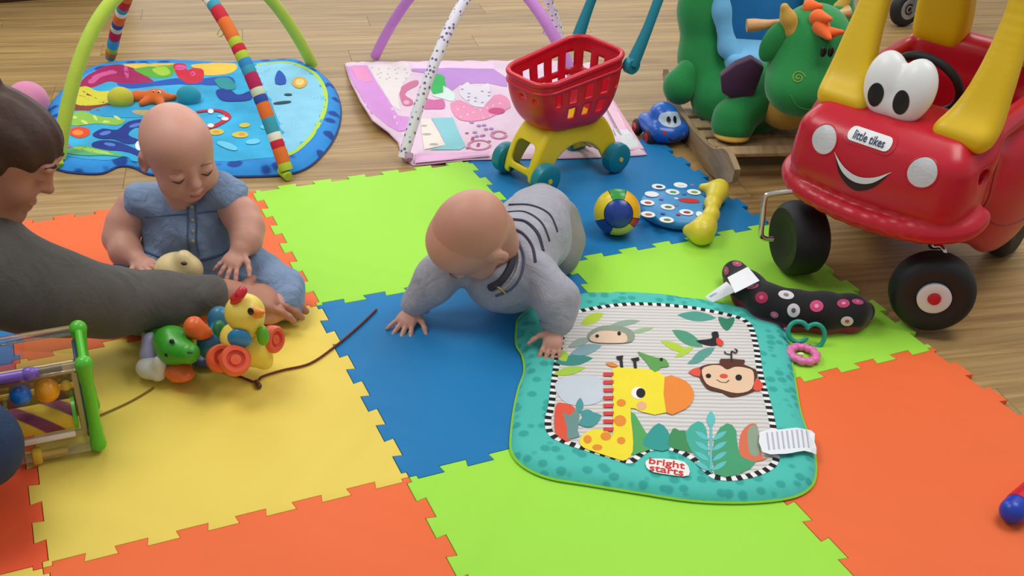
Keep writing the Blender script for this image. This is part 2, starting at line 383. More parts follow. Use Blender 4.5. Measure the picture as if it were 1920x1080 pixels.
# ---- materials with woven prints
def spotted(name, c1, c2, scale, lo, hi, stretch=(1, 1, 1), rough=.85):
    m = M(name, c1, rough, .35, 600); nt = m.node_tree; b = nt.nodes['Principled BSDF']; tc = nt.nodes.new('ShaderNodeTexCoord'); mp = nt.nodes.new('ShaderNodeMapping'); mp.inputs['Scale'].default_value = stretch
    vo = nt.nodes.new('ShaderNodeTexVoronoi'); vo.inputs['Scale'].default_value = scale; vo.inputs['Randomness'].default_value = .75; r = nt.nodes.new('ShaderNodeValToRGB'); r.color_ramp.elements[0].position = lo; r.color_ramp.elements[1].position = hi
    r.color_ramp.elements[0].color = lin(c2); r.color_ramp.elements[1].color = lin(c1)
    nt.links.new(tc.outputs['Object'], mp.inputs[0]); nt.links.new(mp.outputs[0], vo.inputs['Vector']); nt.links.new(vo.outputs['Distance'], r.inputs[0]); nt.links.new(r.outputs[0], b.inputs['Base Color']); return m
def striped(name, c1, c2, scale, ang, lo=.3, hi=.45, dist=0):
    m = M(name, c1, .85, .3, 600); nt = m.node_tree; b = nt.nodes['Principled BSDF']; tc = nt.nodes.new('ShaderNodeTexCoord'); mp = nt.nodes.new('ShaderNodeMapping'); mp.inputs['Rotation'].default_value = (0, 0, R_(ang))
    wv = nt.nodes.new('ShaderNodeTexWave'); wv.bands_direction = 'Y'; wv.inputs['Scale'].default_value = scale; wv.inputs['Distortion'].default_value = dist; r = nt.nodes.new('ShaderNodeValToRGB'); r.color_ramp.elements[0].position = lo; r.color_ramp.elements[1].position = hi
    r.color_ramp.elements[0].color = lin(c2); r.color_ramp.elements[1].color = lin(c1)
    nt.links.new(tc.outputs['Object'], mp.inputs[0]); nt.links.new(mp.outputs[0], wv.inputs['Vector']); nt.links.new(wv.outputs['Fac'], r.inputs[0]); nt.links.new(r.outputs[0], b.inputs['Base Color']); return m
jm.base('quilted_border', spotted('teal quilt', '#4cc4b6', '#33a79d', 40, .3, .46))
jm.rim('backing', fab('lime backing', '#8fd12e'))
JP = [(1063,592),(1110,580),(1160,573),(1215,571),(1290,577),(1360,590),(1400,605),(1415,640),(1425,700),(1440,760),(1450,805),(1456,845),(1450,872),(1420,889),(1380,898),(1342,896),(1325,884),(1300,862),(1270,846),(1240,840),(1210,846),(1182,866),(1150,858),(1100,843),(1060,830),(1034,815),(1027,790),(1034,760),(1041,700),(1050,650),(1056,620)]
jp = smooth_closed(P2(JP, .016), 5); jpanel = jm.print_('centre_panel', [jp], striped('grey striped panel', '#dedad5', '#c4c1be', 26, -4, .25, .6, 1.2))
def J(L, sm=4):
    q = A([Z(900+x/2.571, 540+y/2.571, .017)[:2] for x, y in L]); return spline(q, sm, True) if sm > 1 else q
def JE(x, y, a, b, ang=0, n=18):
    c, s_ = math.cos(R_(ang)), math.sin(R_(ang)); return J([(x+a*math.cos(t)*c-b*math.sin(t)*s_, y+a*math.cos(t)*s_+b*math.sin(t)*c) for t in np.linspace(0, 2*pi, n, False)], 1)
def leaf(x, y, a, b, ang=0):
    c, s_ = math.cos(R_(ang)), math.sin(R_(ang)); L = []
    for t in np.linspace(-1, 1, 9): L.append((a*t, b*(1-t*t)))
    for t in np.linspace(1, -1, 9)[1:-1]: L.append((a*t, -b*(1-t*t)))
    return J([(x+u*c-v*s_, y+u*s_+v*c) for u, v in L], 1)
arclen = np.r_[0, np.cumsum(np.linalg.norm(np.diff(np.r_[jp, jp[:1]], axis=0), axis=1))]
def on_loop(loop, al, s_):
    s_ = s_ % al[-1]; L = np.r_[loop, loop[:1]]; return A([np.interp(s_, al, L[:, 0]), np.interp(s_, al, L[:, 1])])
nst = 92; loopd = A([on_loop(jp, arclen, arclen[-1]*i/368) for i in range(369)])
pp = jm.print_('piping', [ribbon(loopd[a:a+47], .012) for a in range(0, 368, 46)], ink('#f2f2f0'), sp=.02)
child(jm, 'piping_stripe', [ribbon(A([on_loop(jp, arclen, arclen[-1]*(i+t)/nst) for t in (0, .25, .5)]), .0125) for i in range(nst)], ink('#101014'), pp, .0024, .02)
for n_, polys, col in [
    ('leaf_print', [leaf(540,150,62,24,-25)], '#b6cf3c'), ('leaf_print', [leaf(1045,138,95,24,4)], '#4f9d8e'), ('leaf_print', [J([(1150,140),(1190,148),(1225,142),(1220,175),(1190,208),(1160,180)])], '#2f7f62'),
    ('leaf_print', [leaf(700,170,75,14,-8)], '#8faa98'), ('leaf_print', [leaf(780,205,60,10,-12)], '#9db98e'), ('leaf_print', [leaf(1000,245,85,28,28)], '#4e9a78'), ('leaf_print', [leaf(940,285,75,18,22), leaf(985,310,55,14,-30)], '#b3d13e'),
    ('leaf_print', [leaf(1075,320,65,22,-28), leaf(1045,350,50,15,-20)], '#5a9e90'), ('leaf_print', [leaf(450,350,95,26,-6)], '#3f8f86'), ('leaf_print', [leaf(430,402,80,20,-12), leaf(400,330,30,26,60)], '#a8cf48'), ('leaf_print', [leaf(510,300,80,24,-15)], '#86a8b0'),
    ('leaf_print', [leaf(480,265,60,18,-20)], '#9ab0a6'), ('cloud_print', [J([(360,470),(430,430),(560,430),(600,500),(560,560),(420,560)])], '#c9d2dc'),
    ('bush_print', [J([(725,600),(770,650),(800,700),(850,760),(760,800),(725,790)], 2)], '#56a85c'), ('bush_print', [J([(785,760),(810,700),(860,655),(905,690),(925,760),(880,790)], 2)], '#2f9c92'),
    ('bush_print', [J([(905,760),(930,680),(960,690),(1010,700),(1040,790),(990,790)], 2)], '#3f8f58'), ('bush_print', [J([(990,700),(1050,645),(1090,680),(1100,800),(1120,900),(1080,860),(1020,790)], 2)], '#44b09a'),
    ('bush_print', [J([(1130,720),(1190,655),(1235,690),(1245,780),(1330,840),(1250,900),(1130,900)], 2)], '#45a070'),
    ('flower_print', [J([(1250,790),(1255,710),(1290,665),(1330,660),(1345,720),(1355,815),(1390,820),(1330,840),(1270,820)], 3)], '#e0714f'), ('flower_print', [J([(1290,690),(1335,670),(1345,800),(1300,800)], 3)], '#8fa58c'),
    ('plant_print', [leaf(1112,635,40,20,92), ]+[leaf(1112+sx*42, yy, 42, 12, sx*-32) for yy in (715,765,815,862) for sx in (-1, 1)]+[J([(1107,660),(1117,660),(1119,880),(1107,880)], 1)], '#5fc3c4'),
    ('petal_print', [J([(365,570),(400,558),(455,580),(470,640),(465,690),(430,740),(400,735),(360,690)], 3)], '#e8573c'), ('plant_print', [J([(400,600),(430,620),(480,580),(470,690),(480,720),(420,730),(420,680)], 2)], '#6f9490'),
    ('plant_print', [leaf(480,570,38,18,95), leaf(530,640,60,34,-20), leaf(520,615,40,24,20)], '#4a9a9c')]:
    jm.print_(n_, polys, ink(col), sp=.014)
gb = jm.print_('giraffe_print', [J([(638,395),(700,388),(800,395),(888,428),(896,605),(780,603),(726,585),(735,700),(736,790),(700,835),(640,800),(640,690),(640,500)], 2), J([(478,742),(510,702),(560,684),(620,700),(645,735),(700,832),(640,822),(560,796),(500,775)], 3)], ink('#f5e233'), sp=.014)
child(jm, 'muzzle', [J([(889,436),(960,440),(1010,470),(1031,520),(1010,572),(960,602),(897,606)], 2)], ink('#ef8b33'), gb, .0082, .014)
child(jm, 'mane', [J([(594,412+i*38),(645,412+i*38),(642,430+i*38),(594,430+i*38)], 1) for i in range(8)], ink('#d8433f'), gb, .0082, .02)
child(jm, 'horn', [J([(655,335),(690,330),(686,350),(690,388),(676,388),(672,352),(660,350)], 1), J([(725,345),(765,338),(768,352),(752,356),(756,392),(742,392),(738,358)], 1)], ink('#221f20'), gb, .0084, .02)
child(jm, 'spot', [JE(680,560,22,18), JE(674,646,30,26), JE(680,740,20,17), JE(606,720,26,20), JE(518,735,20,20), JE(565,773,24,14)], ink('#ec8f2e'), gb, .0082, .02)
child(jm, 'eye_white', [JE(762,512,34,30)], ink('#f6f4ee'), gb, .0084, .02); child(jm, 'pupil', [JE(774,513,22,24)], ink('#161616'), gb, .0088, .02)
child(jm, 'cheek', [JE(778,574,24,20)], ink('#eeb48a'), gb, .0084, .02); child(jm, 'ear', [leaf(635,374,32,10,12)], ink('#ea8a30'), gb, .0084, .02)
fr = jm.print_('frog_print', [J([(758,312),(800,325),(850,340),(890,345),(910,380),(870,388),(840,410),(800,360)], 3)], ink('#5fa050')); child(jm, 'eye', [JE(873,350,8,8)], ink('#1a1a1a'), fr, .0090, .02)
mk = jm.print_('monkey_print', [J([(1050,392),(1100,372),(1155,368),(1160,345),(1275,350),(1270,372),(1330,398),(1335,450),(1325,500),(1245,526),(1200,528),(1165,508),(1110,498),(1082,478),(1055,432)], 2)], ink('#5a2d1c'))
child(jm, 'face', [J([(1068,402),(1105,380),(1155,378),(1190,398),(1230,384),(1285,390),(1318,412),(1310,490),(1240,512),(1155,492),(1090,466)], 3)], ink('#ecc7a6'), mk, .0092, .014)
child(jm, 'ear', [J([(1002,412),(1055,388),(1058,434)], 2), J([(1330,440),(1362,468),(1350,500),(1316,494)], 2)], ink('#e4553a'), mk, .0092, .02)
child(jm, 'eye', [JE(1100,430,13,11), JE(1246,437,16,15)], ink('#141414'), mk, .0098, .02); child(jm, 'nose', [JE(1174,430,20,11)], ink('#e0532f'), mk, .0098, .02)
child(jm, 'mouth', [ribbon(J([(1140,448),(1160,460),(1185,462),(1200,450)], 1), .0022)], ink('#5a2d1c'), mk, .0098, .02)
child(jm, 'hair_curl', [ribbon(spline(J([(1212,360),(1212,310),(1230,318),(1238,305),(1225,298)], 1), 4), .0036), ribbon(spline(J([(1212,325),(1185,320),(1178,310)], 1), 4), .0036)], ink('#3a2016'), mk, .0092, .02)
sl = jm.print_('sloth_print', [J([(520,225),(590,185),(690,190),(742,220),(730,262),(650,272),(540,265)], 3)], ink('#8f9a88'))
child(jm, 'face', [J([(528,245),(570,215),(640,212),(700,225),(705,265),(640,270),(550,266)], 3)], ink('#e7c9ac'), sl, .0094, .02); child(jm, 'eye', [JE(564,238,9,8), JE(670,225,9,10)], ink('#201a18'), sl, .0098, .02)
tu = jm.print_('toucan_print', [J([(1042,258),(1090,252),(1120,245),(1115,220),(1145,215),(1150,250),(1140,280),(1090,278)], 2)], ink('#17181c')); child(jm, 'beak', [J([(1140,245),(1172,262),(1165,285),(1140,275)], 2)], ink('#e0412f'), tu, .0098, .02)
lg = jm.print_('logo_patch', [J([(800,838),(870,828),(985,845),(1005,910),(900,905),(815,885)], 3)], ink('#f4f0ea'))
for s_, cy_ in (('bright', 852), ('starts', 886)):
    c0 = A(J([(898, cy_)], 1)[0]); ex = A(J([(998, cy_+16)], 1)[0])-c0; ey = A(J([(896, cy_-60)], 1)[0])-c0; ex /= np.linalg.norm(ex); ey = ey-ex*np.dot(ey, ex); ey /= np.linalg.norm(ey)
    def mp_(v, c0=c0, ex=ex, ey=ey):
        q = c0+v[:, :1]*ex+v[:, 1:2]*ey*1.0; return np.c_[q, jm.h(q)+jm.off[lg]+.0005+v[:, 2]]-A(ROOT[jt])
    text(s_, .026, ink('#d3302a'), 'lettering', lg, mp_, .0003, 1.05)
# care tag lying across the right side of the mat
tg = J([(1345,712),(1440,700),(1595,688),(1612,740),(1622,800),(1560,800),(1500,812),(1440,818),(1358,808)], 2); g = jm.shape([tg], .009, .01)
ta = obj('care_tag', g, M('tag white', '#eceef2', .7, .2, 300), jt, 0, False)
ROOT[ta] = ROOT[jt]
obj('tag_print', jm.shape([J([(1375+q*.4+k*24, 716-k*2.4), (1383+q*.4+k*24, 716-k*2.4), (1394+k*24, 798-k*2), (1386+k*24, 798-k*2)], 1) for k in range(9) for q in (0,)], .0096, .011), ink('#b9bccb'), ta, 0, False)['kind'] = 'stuff'

# --- ocean play gym
def wave_edge(q): return .0
OO = [(103,300),(92,250),(88,212),(97,185),(130,150),(165,125),(230,112),(330,110),(430,115),(540,108),(582,120),(620,150),(637,190),(634,230),(615,268),(580,303),(540,318),(480,322),(400,322),(330,320),(280,318),(250,305),(222,303),(190,316),(150,316),(115,311)]
ot = thing('ocean_play_gym', 'blue sea-creature play gym mat with green and striped arches', 'play gym', Z(350, 230, FZ+.0005))
om = Mat(ot, smooth_closed(P2(OO, .005), 4), FZ+.0006, .024, .05, .004, 11, None, .016)
om.base('ruffled_border', spotted('ocean border', '#2a90dd', '#12459c', 15, .26, .36)); om.rim('backing', fab('navy backing', '#1b3f86'))
def O(L, sm=4):
    q = A([Z(x/2.909, y/2.909, .012)[:2] for x, y in L]); return spline(q, sm, True) if sm > 1 else q
def OE(x, y, a, b, ang=0, n=20):
    c, s_ = math.cos(R_(ang)), math.sin(R_(ang)); return O([(x+a*math.cos(t)*c-b*math.sin(t)*s_, y+a*math.cos(t)*s_+b*math.sin(t)*c) for t in np.linspace(0, 2*pi, n, False)], 1)
sea = M('print sea', '#35aee6', .85, .3, 500, .42, 11)
om.print_('sea_panel', [O([(330,820),(330,700),(360,560),(440,430),(560,370),(700,345),(1000,345),(1300,345),(1500,340),(1640,365),(1730,420),(1775,510),(1770,620),(1730,720),(1660,800),(1580,850),(1400,870),(1150,880),(900,880),(740,870),(680,850),(560,870),(420,860)])], sea)
om.print_('sky_panel', [O([(1390,360),(1560,345),(1690,395),(1760,480),(1765,590),(1720,700),(1640,790),(1560,840),(1530,700),(1480,560)])], M('print sky', '#8fd4f3', .85, .3, 500, .2, 12))
skb = om.print_('lime_edging', [ribbon(spline(O([(1400,352),(1560,340),(1700,390),(1768,480),(1772,590),(1725,705),(1645,800),(1570,848)], 1), 5), .014)], ink('#b9dc4a'))
for n_, L, c_ in [('coral_print', [O([(430,470),(480,410),(560,370),(660,355),(740,380),(820,430),(830,455),(700,470),(600,450),(500,480)])], '#a8185c'), ('coral_print', [O([(480,450),(520,410),(600,385),(640,400),(560,420),(510,460)], 3), OE(690,395,34,12,80)], '#d65a98'),
    ('sand_print', [O([(680,352),(900,348),(980,352),(940,372),(800,385),(720,372)]), O([(1050,352),(1280,350),(1260,400),(1130,412),(1080,380)])], '#f2c94a'), ('seaweed_print', [O([(740,375),(900,360),(960,360),(930,420),(830,425),(760,400)])], '#5fae35'), ('seaweed_print', [O([(830,380),(900,365),(930,400),(880,415)])], '#a7d63f'),
    ('wave_print', [O([(640,460),(800,455),(960,430),(1080,430),(1250,420),(1260,470),(980,460),(820,475),(700,480)])], '#2258b8'), ('crab_print', [O([(950,350),(1010,348),(1020,385),(1060,370),(1110,385),(1100,445),(1030,455),(980,430),(950,380)], 3)], '#d5203a'), ('crab_print', [OE(985,370,30,16), OE(1052,405,14,12)], '#e65aa0'),
    ('seabed_print', [O([(400,500),(440,490),(600,575),(720,580),(600,600),(420,605),(350,590)])], '#8a3b2c'), ('anemone_print', [leaf_ for leaf_ in [O([(390,520),(410,490),(470,475),(540,500),(640,500),(600,560),(500,580),(420,575)], 3)]], '#d8d23a'),
    ('wave_print', [O([(500,600),(640,575),(760,590),(900,600),(960,640),(820,640),(640,640),(520,630)])], '#2fa0d4'), ('sand_print', [OE(800,615,80,14,5)], '#c8a860'), ('seaweed_print', [O([(370,640),(450,610),(560,640),(680,655),(640,690),(520,680),(380,690)], 3)], '#8fc24a'), ('seaweed_print', [OE(400+k*60, 645+(k % 2)*24, 22, 8, 30*(k % 3)) for k in range(5)], '#cfe07a'),
    ('fish_print', [O([(372,720),(420,695),(480,705),(490,735),(440,760),(390,745)], 3)], '#e04a22'), ('fish_print', [OE(425,728,30,16)], '#f08a3c'), ('rock_print', [O([(350,700),(375,690),(370,780),(400,810),(350,800)], 3)], '#a06a9a'),
    ('octopus_print', [O([(505,735),(560,708),(640,715),(700,670),(790,655),(800,700),(740,700),(700,740),(760,770),(700,790),(620,760),(540,755)], 3), O([(500,790),(560,765),(640,775),(700,800),(780,840),(800,870),(700,835),(600,825),(540,830)], 3)], '#16338f'), ('octopus_print', [OE(575,730,32,9,-10), OE(600,790,34,9,10), OE(740,690,36,9,-15)], '#5a7fd8'),
    ('seagrass_print', [O([(350,830),(450,800),(560,820),(680,850),(560,850),(440,850)], 3)], '#5fb37a'), ('seagrass_print', [O([(400,815),(480,810),(620,845),(540,842)], 3)], '#a8d65a'), ('bubble_print', [OE(760,800,22,28)], '#dff2fa'),
    ('shell_print', [OE(1180,722,42,18), OE(1310,742,46,18), OE(1335,690,30,12)], '#d6c64a'), ('shell_print', [OE(1180,722,20,9), OE(1320,740,18,9)], '#e89a3c'), ('whale_print', [O([(1180,500),(1250,490),(1300,520),(1370,500),(1370,550),(1260,560),(1200,545)], 3)], '#123a9c'), ('turtle_print', [O([(1170,440),(1240,430),(1280,460),(1280,490),(1210,490)], 3)], '#2c9aa0'),
    ('boat_print', [O([(1505,410),(1525,390),(1555,420),(1558,462),(1502,458)], 2)], '#1f56b8'), ('sun_print', [OE(1635,455,42,30)], '#e8b24a'), ('sun_print', [OE(1635,455,24,18)], '#f5dc8a'), ('gull_print', [OE(1572,520,22,8), OE(1540,565,50,7,-4)], '#2a4a5a'), ('shimmer_print', [OE(1240,800,60,18,20), OE(1380,780,40,14,-10), OE(1450,700,30,12), OE(1210,640,24,8)], '#6fd0f0')]:
    om.print_(n_, L, ink(c_), sp=.02)
lb = om.print_('lifebuoy_print', [ribbon(spline(O([(1075,618),(1150,605),(1210,612),(1245,640),(1215,672),(1140,700),(1080,690)], 1), 4), .018)], ink('#c8243a')); child(om, 'white_band', [OE(1150,612,16,14), OE(1228,655,20,10), OE(1150,690,18,9), OE(1085,690,12,12)], ink('#f0eef0'), lb, .0165, .02)
def archpts(a, b, H, p, n=28, q=None):
    out = []; a, b = A(a), A(b); q = q or p
    for k in range(n+1):
        s_ = (1-math.cos(pi*k/n))/2; e = p if s_ < .5 else q; out.append(a+(b-a)*s_+A((0, 0, H*(1-abs(2*s_-1)**e))))
    return A(out)
ga = archpts(Z(110, 296, .012), Z(586, 122, .005), .42, 3.4, 28, 2.2)
obj('green_arch', tube(ga, .0185, 14, 2), M('arch lime plush', '#bcd94a', .8, .4, 400, .08, 30, sheen=.2), ot, 60, False)
sa = spline(archpts(Z(537, 320, .012), Z(207, 108, .005), .42, 2.25, 28, 2.0), 3)
sl_ = np.r_[0, np.cumsum(np.linalg.norm(np.diff(sa, axis=0), axis=1))]
SC_ = ['#b6cf3a', '#e8742c', '#e8742c', '#d0233a', '#f0efe0', '#3aa0b8', '#3aa0b8', '#e8742c', '#e8742c', '#2f4fa8', '#cfe0c0', '#b8205a', '#b8205a', '#3aa0b8', '#2f8fd0', '#b6cf3a', '#d0233a', '#b6cf3a', '#e8742c', '#e8742c', '#e8742c', '#d0233a', '#d0233a', '#3aa0b8', '#f0efe0', '#e8742c', '#e8742c', '#2f4fa8', '#cfe0c0', '#b8205a', '#b8205a', '#3aa7d8', '#3aa7d8']
ROOTs = obj('striped_arch', tube(sa, .0165, 12, 1), ink('#3aa0b8'), ot, 60, False)
ROOT[ROOTs] = ROOT[ot]; segl = .021; k = 0; i0 = 0
bands = []
nseg = int(sl_[-1]/segl); prev = None; st_ = 0
cols = [SC_[i % len(SC_)] for i in range(nseg)]
i = 0
while i < nseg:
    j = i
    while j+1 < nseg and cols[j+1] == cols[i]: j += 1
    ss = np.linspace(i*segl, (j+1)*segl, 2+(j-i)*2+2); pts = np.c_[[np.interp(ss, sl_, sa[:, q]) for q in range(3)]].T
    obj('colour_band', tube(pts, np.r_[.0178, [.0186]*(len(ss)-2), .0178], 12, 1, cap=False), ink(cols[i]), ROOTs, 60, False); i = j+1
def tie(p, col, parent, root, s=1): 
    ROOT[parent] = ROOT[root]; return obj('tie_loop', tube([A(p)+A(q)*s for q in ((0, 0, 0), (-.012, -.01, -.01), (-.02, -.014, -.028), (-.008, -.016, -.03), (.002, -.006, -.012))], .0022, 6, 4), ink(col), parent, 60, False)
tie(sa[int(len(sa)*.33)], '#d8e0a0', ROOTs, ot)
for a_, b_ in ((Z(530, 322, 0)+Vector((0, 0, .004)), Z(541, 333, 0)+Vector((0, 0, .002))), (Z(107, 300, .01), Z(112, 312, .0))): obj('arch_foot', tube([a_, b_], [.016, .012], 10, 1), ink('#b6cf3a'), ot, 60, False)
# soft toys lying on the sea mat
def plush(n, c, **k): return M(n, c, .9, .5, 350, .1, 40, sheen=.35)
c0 = Z(226, 184, .03); wobj('plush_ball', Body().ell(c0, (.038, .034, .034)).mesh(.004), plush('plush yellow', '#cfc83e'), 'yellow-green plush ball beside the orange starfish', 'soft toy', (c0.x, c0.y, .0))
c0 = Z(354, 180, .03); wobj('plush_ball', Body().ell(c0, (.037, .033, .033)).mesh(.004), plush('plush teal', '#25a0b4'), 'teal plush ball right of the orange starfish', 'soft toy', (c0.x, c0.y, .0))
sb = Body(); c0 = Z(293, 182, .026)
for k in range(5):
    a = R_(90+72*k); sb.cone(c0, c0+Vector((.052*math.cos(a), .056*math.sin(a), -.004)), .02, .009, .012)
sb.cone(c0, Z(255, 182, .02), .017, .02, .012)
stt = thing('starfish_toy', 'orange plush starfish with a smiling face on sea mat', 'soft toy', (c0.x, c0.y, .004)); obj('body', sb.mesh(.004), plush('plush orange', '#e8702a'), stt, 180, False)
for dx in (-.001, .014): 
    e = obj('eye', ball(Vector(c0)+Vector((dx, -.01, .019)), (.0055, .005, .006), 10, 8), ink('#f4f2ee'), stt, 180, False); ROOT[e] = ROOT[stt]; obj('pupil', ball(Vector(c0)+Vector((dx, -.0135, .0215)), .0028, 8, 6), ink('#181818'), e, 180, False)
obj('mouth', tube([Vector(c0)+Vector((dx, -.018, .012+dz)) for dx, dz in ((-.014, .003), (-.006, 0), (.002, .001))], .0018, 6, 3), ink('#7a2a14'), stt, 180, False)

# --- pink play gym
pt = thing('pink_play_gym', 'pink and white fairy play gym mat with lavender and floral arches', 'play gym', Z(930, 210, FZ+.0005))
PO = [(648,114),(700,111),(800,110),(900,109),(1000,109),(1085,110),(1110,140),(1140,185),(1175,235),(1211,290),(1150,294),(1050,297),(950,298),(850,300),(775,302),(757,290),(748,262),(730,248),(700,236),(678,205),(660,160)]
def curl(q):                               # the left side of the mat is curled up off the floor
    a, b = P2([(705, 120)])[0], P2([(770, 290)])[0]; d = b-a; n_ = A((-d[1], d[0]))/np.linalg.norm(d); e = (q-a)@n_
    if ((P2([(648, 140)])[0]-a)@n_) < 0: e = -e
    t = ((q-a)@d)/(d@d); v_ = (q-GO)@A((-math.sin(GR), math.cos(GR))); up = np.clip((.045-v_)/.045, 0, 1); return np.clip(e, 0, .12)*.42*np.exp(-((t-.6)/.45)**2)+.0128*up*up*(3-2*up)
po = np.concatenate([np.linspace(a, b, 6, False) for a, b in zip(P2(PO, .002), np.roll(P2(PO, .002), -1, 0))])
pmt = Mat(pt, po, FZ+.0006, .009, .012, .0016, 7, curl, .016)
pmt.base('mat', M('pink mat cloth', '#e9cfe0', .85, .3, 500, .12, 14)); 
def PK(L, sm=1):
    q = A([Z(640+x/4.5, 80+y/4.5, .004)[:2] for x, y in L]); return spline(q, sm, True) if sm > 1 else q
def PE(x, y, a, b, n=14): return PK([(x+a*math.cos(t), y+b*math.sin(t)) for t in np.linspace(0, 2*pi, n, False)])
for n_, L, c_ in [('side_panel', [PK([(45,185),(215,180),(300,330),(430,520),(480,600),(570,610),(560,720),(480,740),(400,725),(255,655),(180,545),(110,390)])], '#dd9ade'), ('side_panel', [PK([(80,200),(200,195),(270,320),(200,350),(130,330)])], '#f09ac8'), ('top_band', [PK([(600,150),(1290,150),(1290,205),(600,205)])], '#f6d3ee'), ('lavender_panel', [PK([(560,210),(1290,210),(1400,360),(1250,330),(1000,340),(900,420),(860,260),(700,240)], 2)], '#c292d6'),
    ('floral_panel', [PK([(220,175),(560,160),(600,240),(520,330),(480,440),(500,560),(430,520),(330,360)])], '#ece2e0'), ('floral_speck', [PE(260+((k*73) % 300), 200+((k*41) % 120), 9, 5, 7) for k in range(16)], '#a7b9b4'), ('flower_print', [PK([(490,400),(520,350),(600,310),(650,310),(640,350),(560,390),(540,430),(600,470),(600,510),(520,510)], 3)], '#d0789a'),
    ('flower_centre', [PE(550,490,26,18)], '#e8aec0'), ('leaf_print', [PE(815,290,62,40), PK([(755,290),(870,300),(870,400),(770,415)], 3)], '#3dbb62'), ('cup_print', [PK([(860,350),(960,420),(940,480),(860,460),(760,430),(860,410)], 2)], '#dcefe6'), ('petal_print', [PK([(690,460),(780,470),(860,465),(870,540),(770,545),(690,540)], 3)], '#d06fa2'),
    ('fairy_print', [PK([(990,400),(1060,320),(1100,350),(1180,360),(1240,330),(1260,420),(1260,520),(1160,530),(1080,500)], 3)], '#e6e0ea'), ('fairy_mark', [PE(1020+((k*57) % 230), 380+((k*37) % 120), 14, 7, 7) for k in range(10)], '#9fa3b8'), ('polka_panel', [PK([(920,500),(1000,470),(1080,510),(1180,540),(1290,430),(1390,440),(1430,530),(1300,600),(1200,640),(1050,650),(960,610)], 2)], '#ea97b8'),
    ('polka_dot', [PE(950+((k*83) % 440), 480+((k*47) % 150), 9, 6, 7) for k in range(16)], '#f6cfdd'), ('bow_print', [PE(1310,565,72,28)], '#cf4f86'), ('aqua_panel', [PK([(760,625),(940,620),(1000,760),(1050,860),(1000,890),(740,890),(880,850),(830,740)], 1)], '#8fd0d8'), ('cream_panel', [PK([(670,630),(750,630),(830,760),(880,850),(700,890),(680,760)], 1)], '#f0e6da'), ('leaf_sprig', [PE(720,760,40,10), PE(780,845,40,10), PE(700,690,26,8)], '#b7b3a8'),
    ('flower_ring', [ribbon(PE(1330,765,60,32,16), .010), ribbon(PE(1165,850,92,40,16), .008)], '#d887a8'), ('floral_speck', [PE(1100+((k*61) % 200), 660+((k*29) % 120), 20, 9, 8) for k in range(9)], '#b48ac4'), ('floral_speck', [PE(1060+((k*47) % 230), 750+((k*53) % 140), 16, 7, 8) for k in range(8)], '#c25a8c'), ('front_band', [PK([(620,930),(1250,905),(1250,975),(620,995)])], '#eab9dc'),
    ('side_binding', [A([Z(a, b, 0)[:2] for a, b in ((1092,118),(1106,116),(1207,284),(1180,289))])], '#eec9d8'), ('corner_panel', [A([Z(a, b, 0)[:2] for a, b in ((1150,240),(1176,240),(1206,284),(1165,288))])], '#dfe8e6')]:
    pmt.print_(n_, L, ink(c_), sp=.02)
pmt.rim('binding', fab('pink binding', '#d9a3c6'))
lv = archpts(Z(703, 106, 0), Z(1120, 262, .0), .42, 2.0); obj('lavender_arch', tube(lv, .017, 14, 2), M('arch lavender plush', '#cf8bd8', .8, .4, 400, .08, 30, sheen=.2), pt, 60, False)
wa = archpts(Z(756, 296, .004), Z(1062, 118, .0), .44, 2.1); wo = obj('floral_arch', tube(wa, .0155, 14, 2), spotted('arch floral', '#efeaf4', '#7a6090', 70, .24, .36), pt, 60, False); ROOT[wo] = ROOT[pt]
obj('arch_foot', tube([Z(764, 292, .01), Z(766, 300, .002)], [.018, .012], 10, 1), ink('#c9a0c4'), wo, 60, False)
obj('tie_loop', tube([lv[19]+A(q) for q in ((0, 0, -.012), (-.006, -.004, -.03), (.004, -.006, -.034), (.006, 0, -.014))], .003, 6, 4), ink('#e6d8ea'), pt, 60, False)
# pink cushion behind the woman
pc = Body().ell(Y(52, 183, 2.95), (.058, .05, .055), rot=Ry(18)).mesh(.006); wobj('pink_cushion', (pc[0]-A((0, 0, pc[0][:, 2].min()-FZ)), pc[1]), plush('plush pink', '#e792b8'), 'pink plush cushion on floor behind the woman\'s head', 'cushion')
# ---------------------------------------------------------------- toy shopping trolley
from mathutils.bvhtree import BVHTree
def plast(n, c, rough=.32, **k): return M(n, c, rough, .05, 500, .03, 8, **k)
RED = plast('plastic red', '#cf1730', .3); TEAL = plast('plastic teal', '#0f7f93', .35); YEL = plast('plastic yellow', '#e6c81e', .33)
ct = thing('toy_shopping_trolley', 'toy shopping trolley with red basket, yellow base and teal wheels', 'toy trolley', (.1155, 2.774, 0), 220.8)
def cart_base(P):
    x, y, z = P[..., 0], P[..., 1], P[..., 2]; t = np.clip((z-.02)/.14, 0, 1)
    hx = .158-.058*t**2.2; hy = .066-.010*t
    qx = np.abs(x)-hx+.014; qy = np.abs(y)-hy+.014; qz = np.abs(z-.092)-.075+.014
    q = np.stack([qx, qy, qz], -1); return (np.linalg.norm(np.maximum(q, 0), axis=-1)+np.minimum(q.max(-1), 0)-.014)*.85
def cart_hollow(P):
    x, y, z = P[..., 0], P[..., 1], P[..., 2]; t = np.clip((z-.02)/.14, 0, 1)
    q = np.stack([np.abs(x)-(.148-.058*t**2.2), np.abs(y)-(.058-.01*t), z-.152], -1); return np.linalg.norm(np.maximum(q, 0), axis=-1)+np.minimum(q.max(-1), 0)
bb = Body().fn(cart_base, (-.16, -.07, .015), (.16, .07, .17)).fn(cart_hollow, (-.16, -.07, -.02), (.16, .07, .16), .004, True)
bb.fn(lambda P: np.sqrt(P[..., 0]**2*1.05+(P[..., 2]-.0)**2)-.103, (-.11, -.08, -.1), (.11, .08, .11), .01, True)
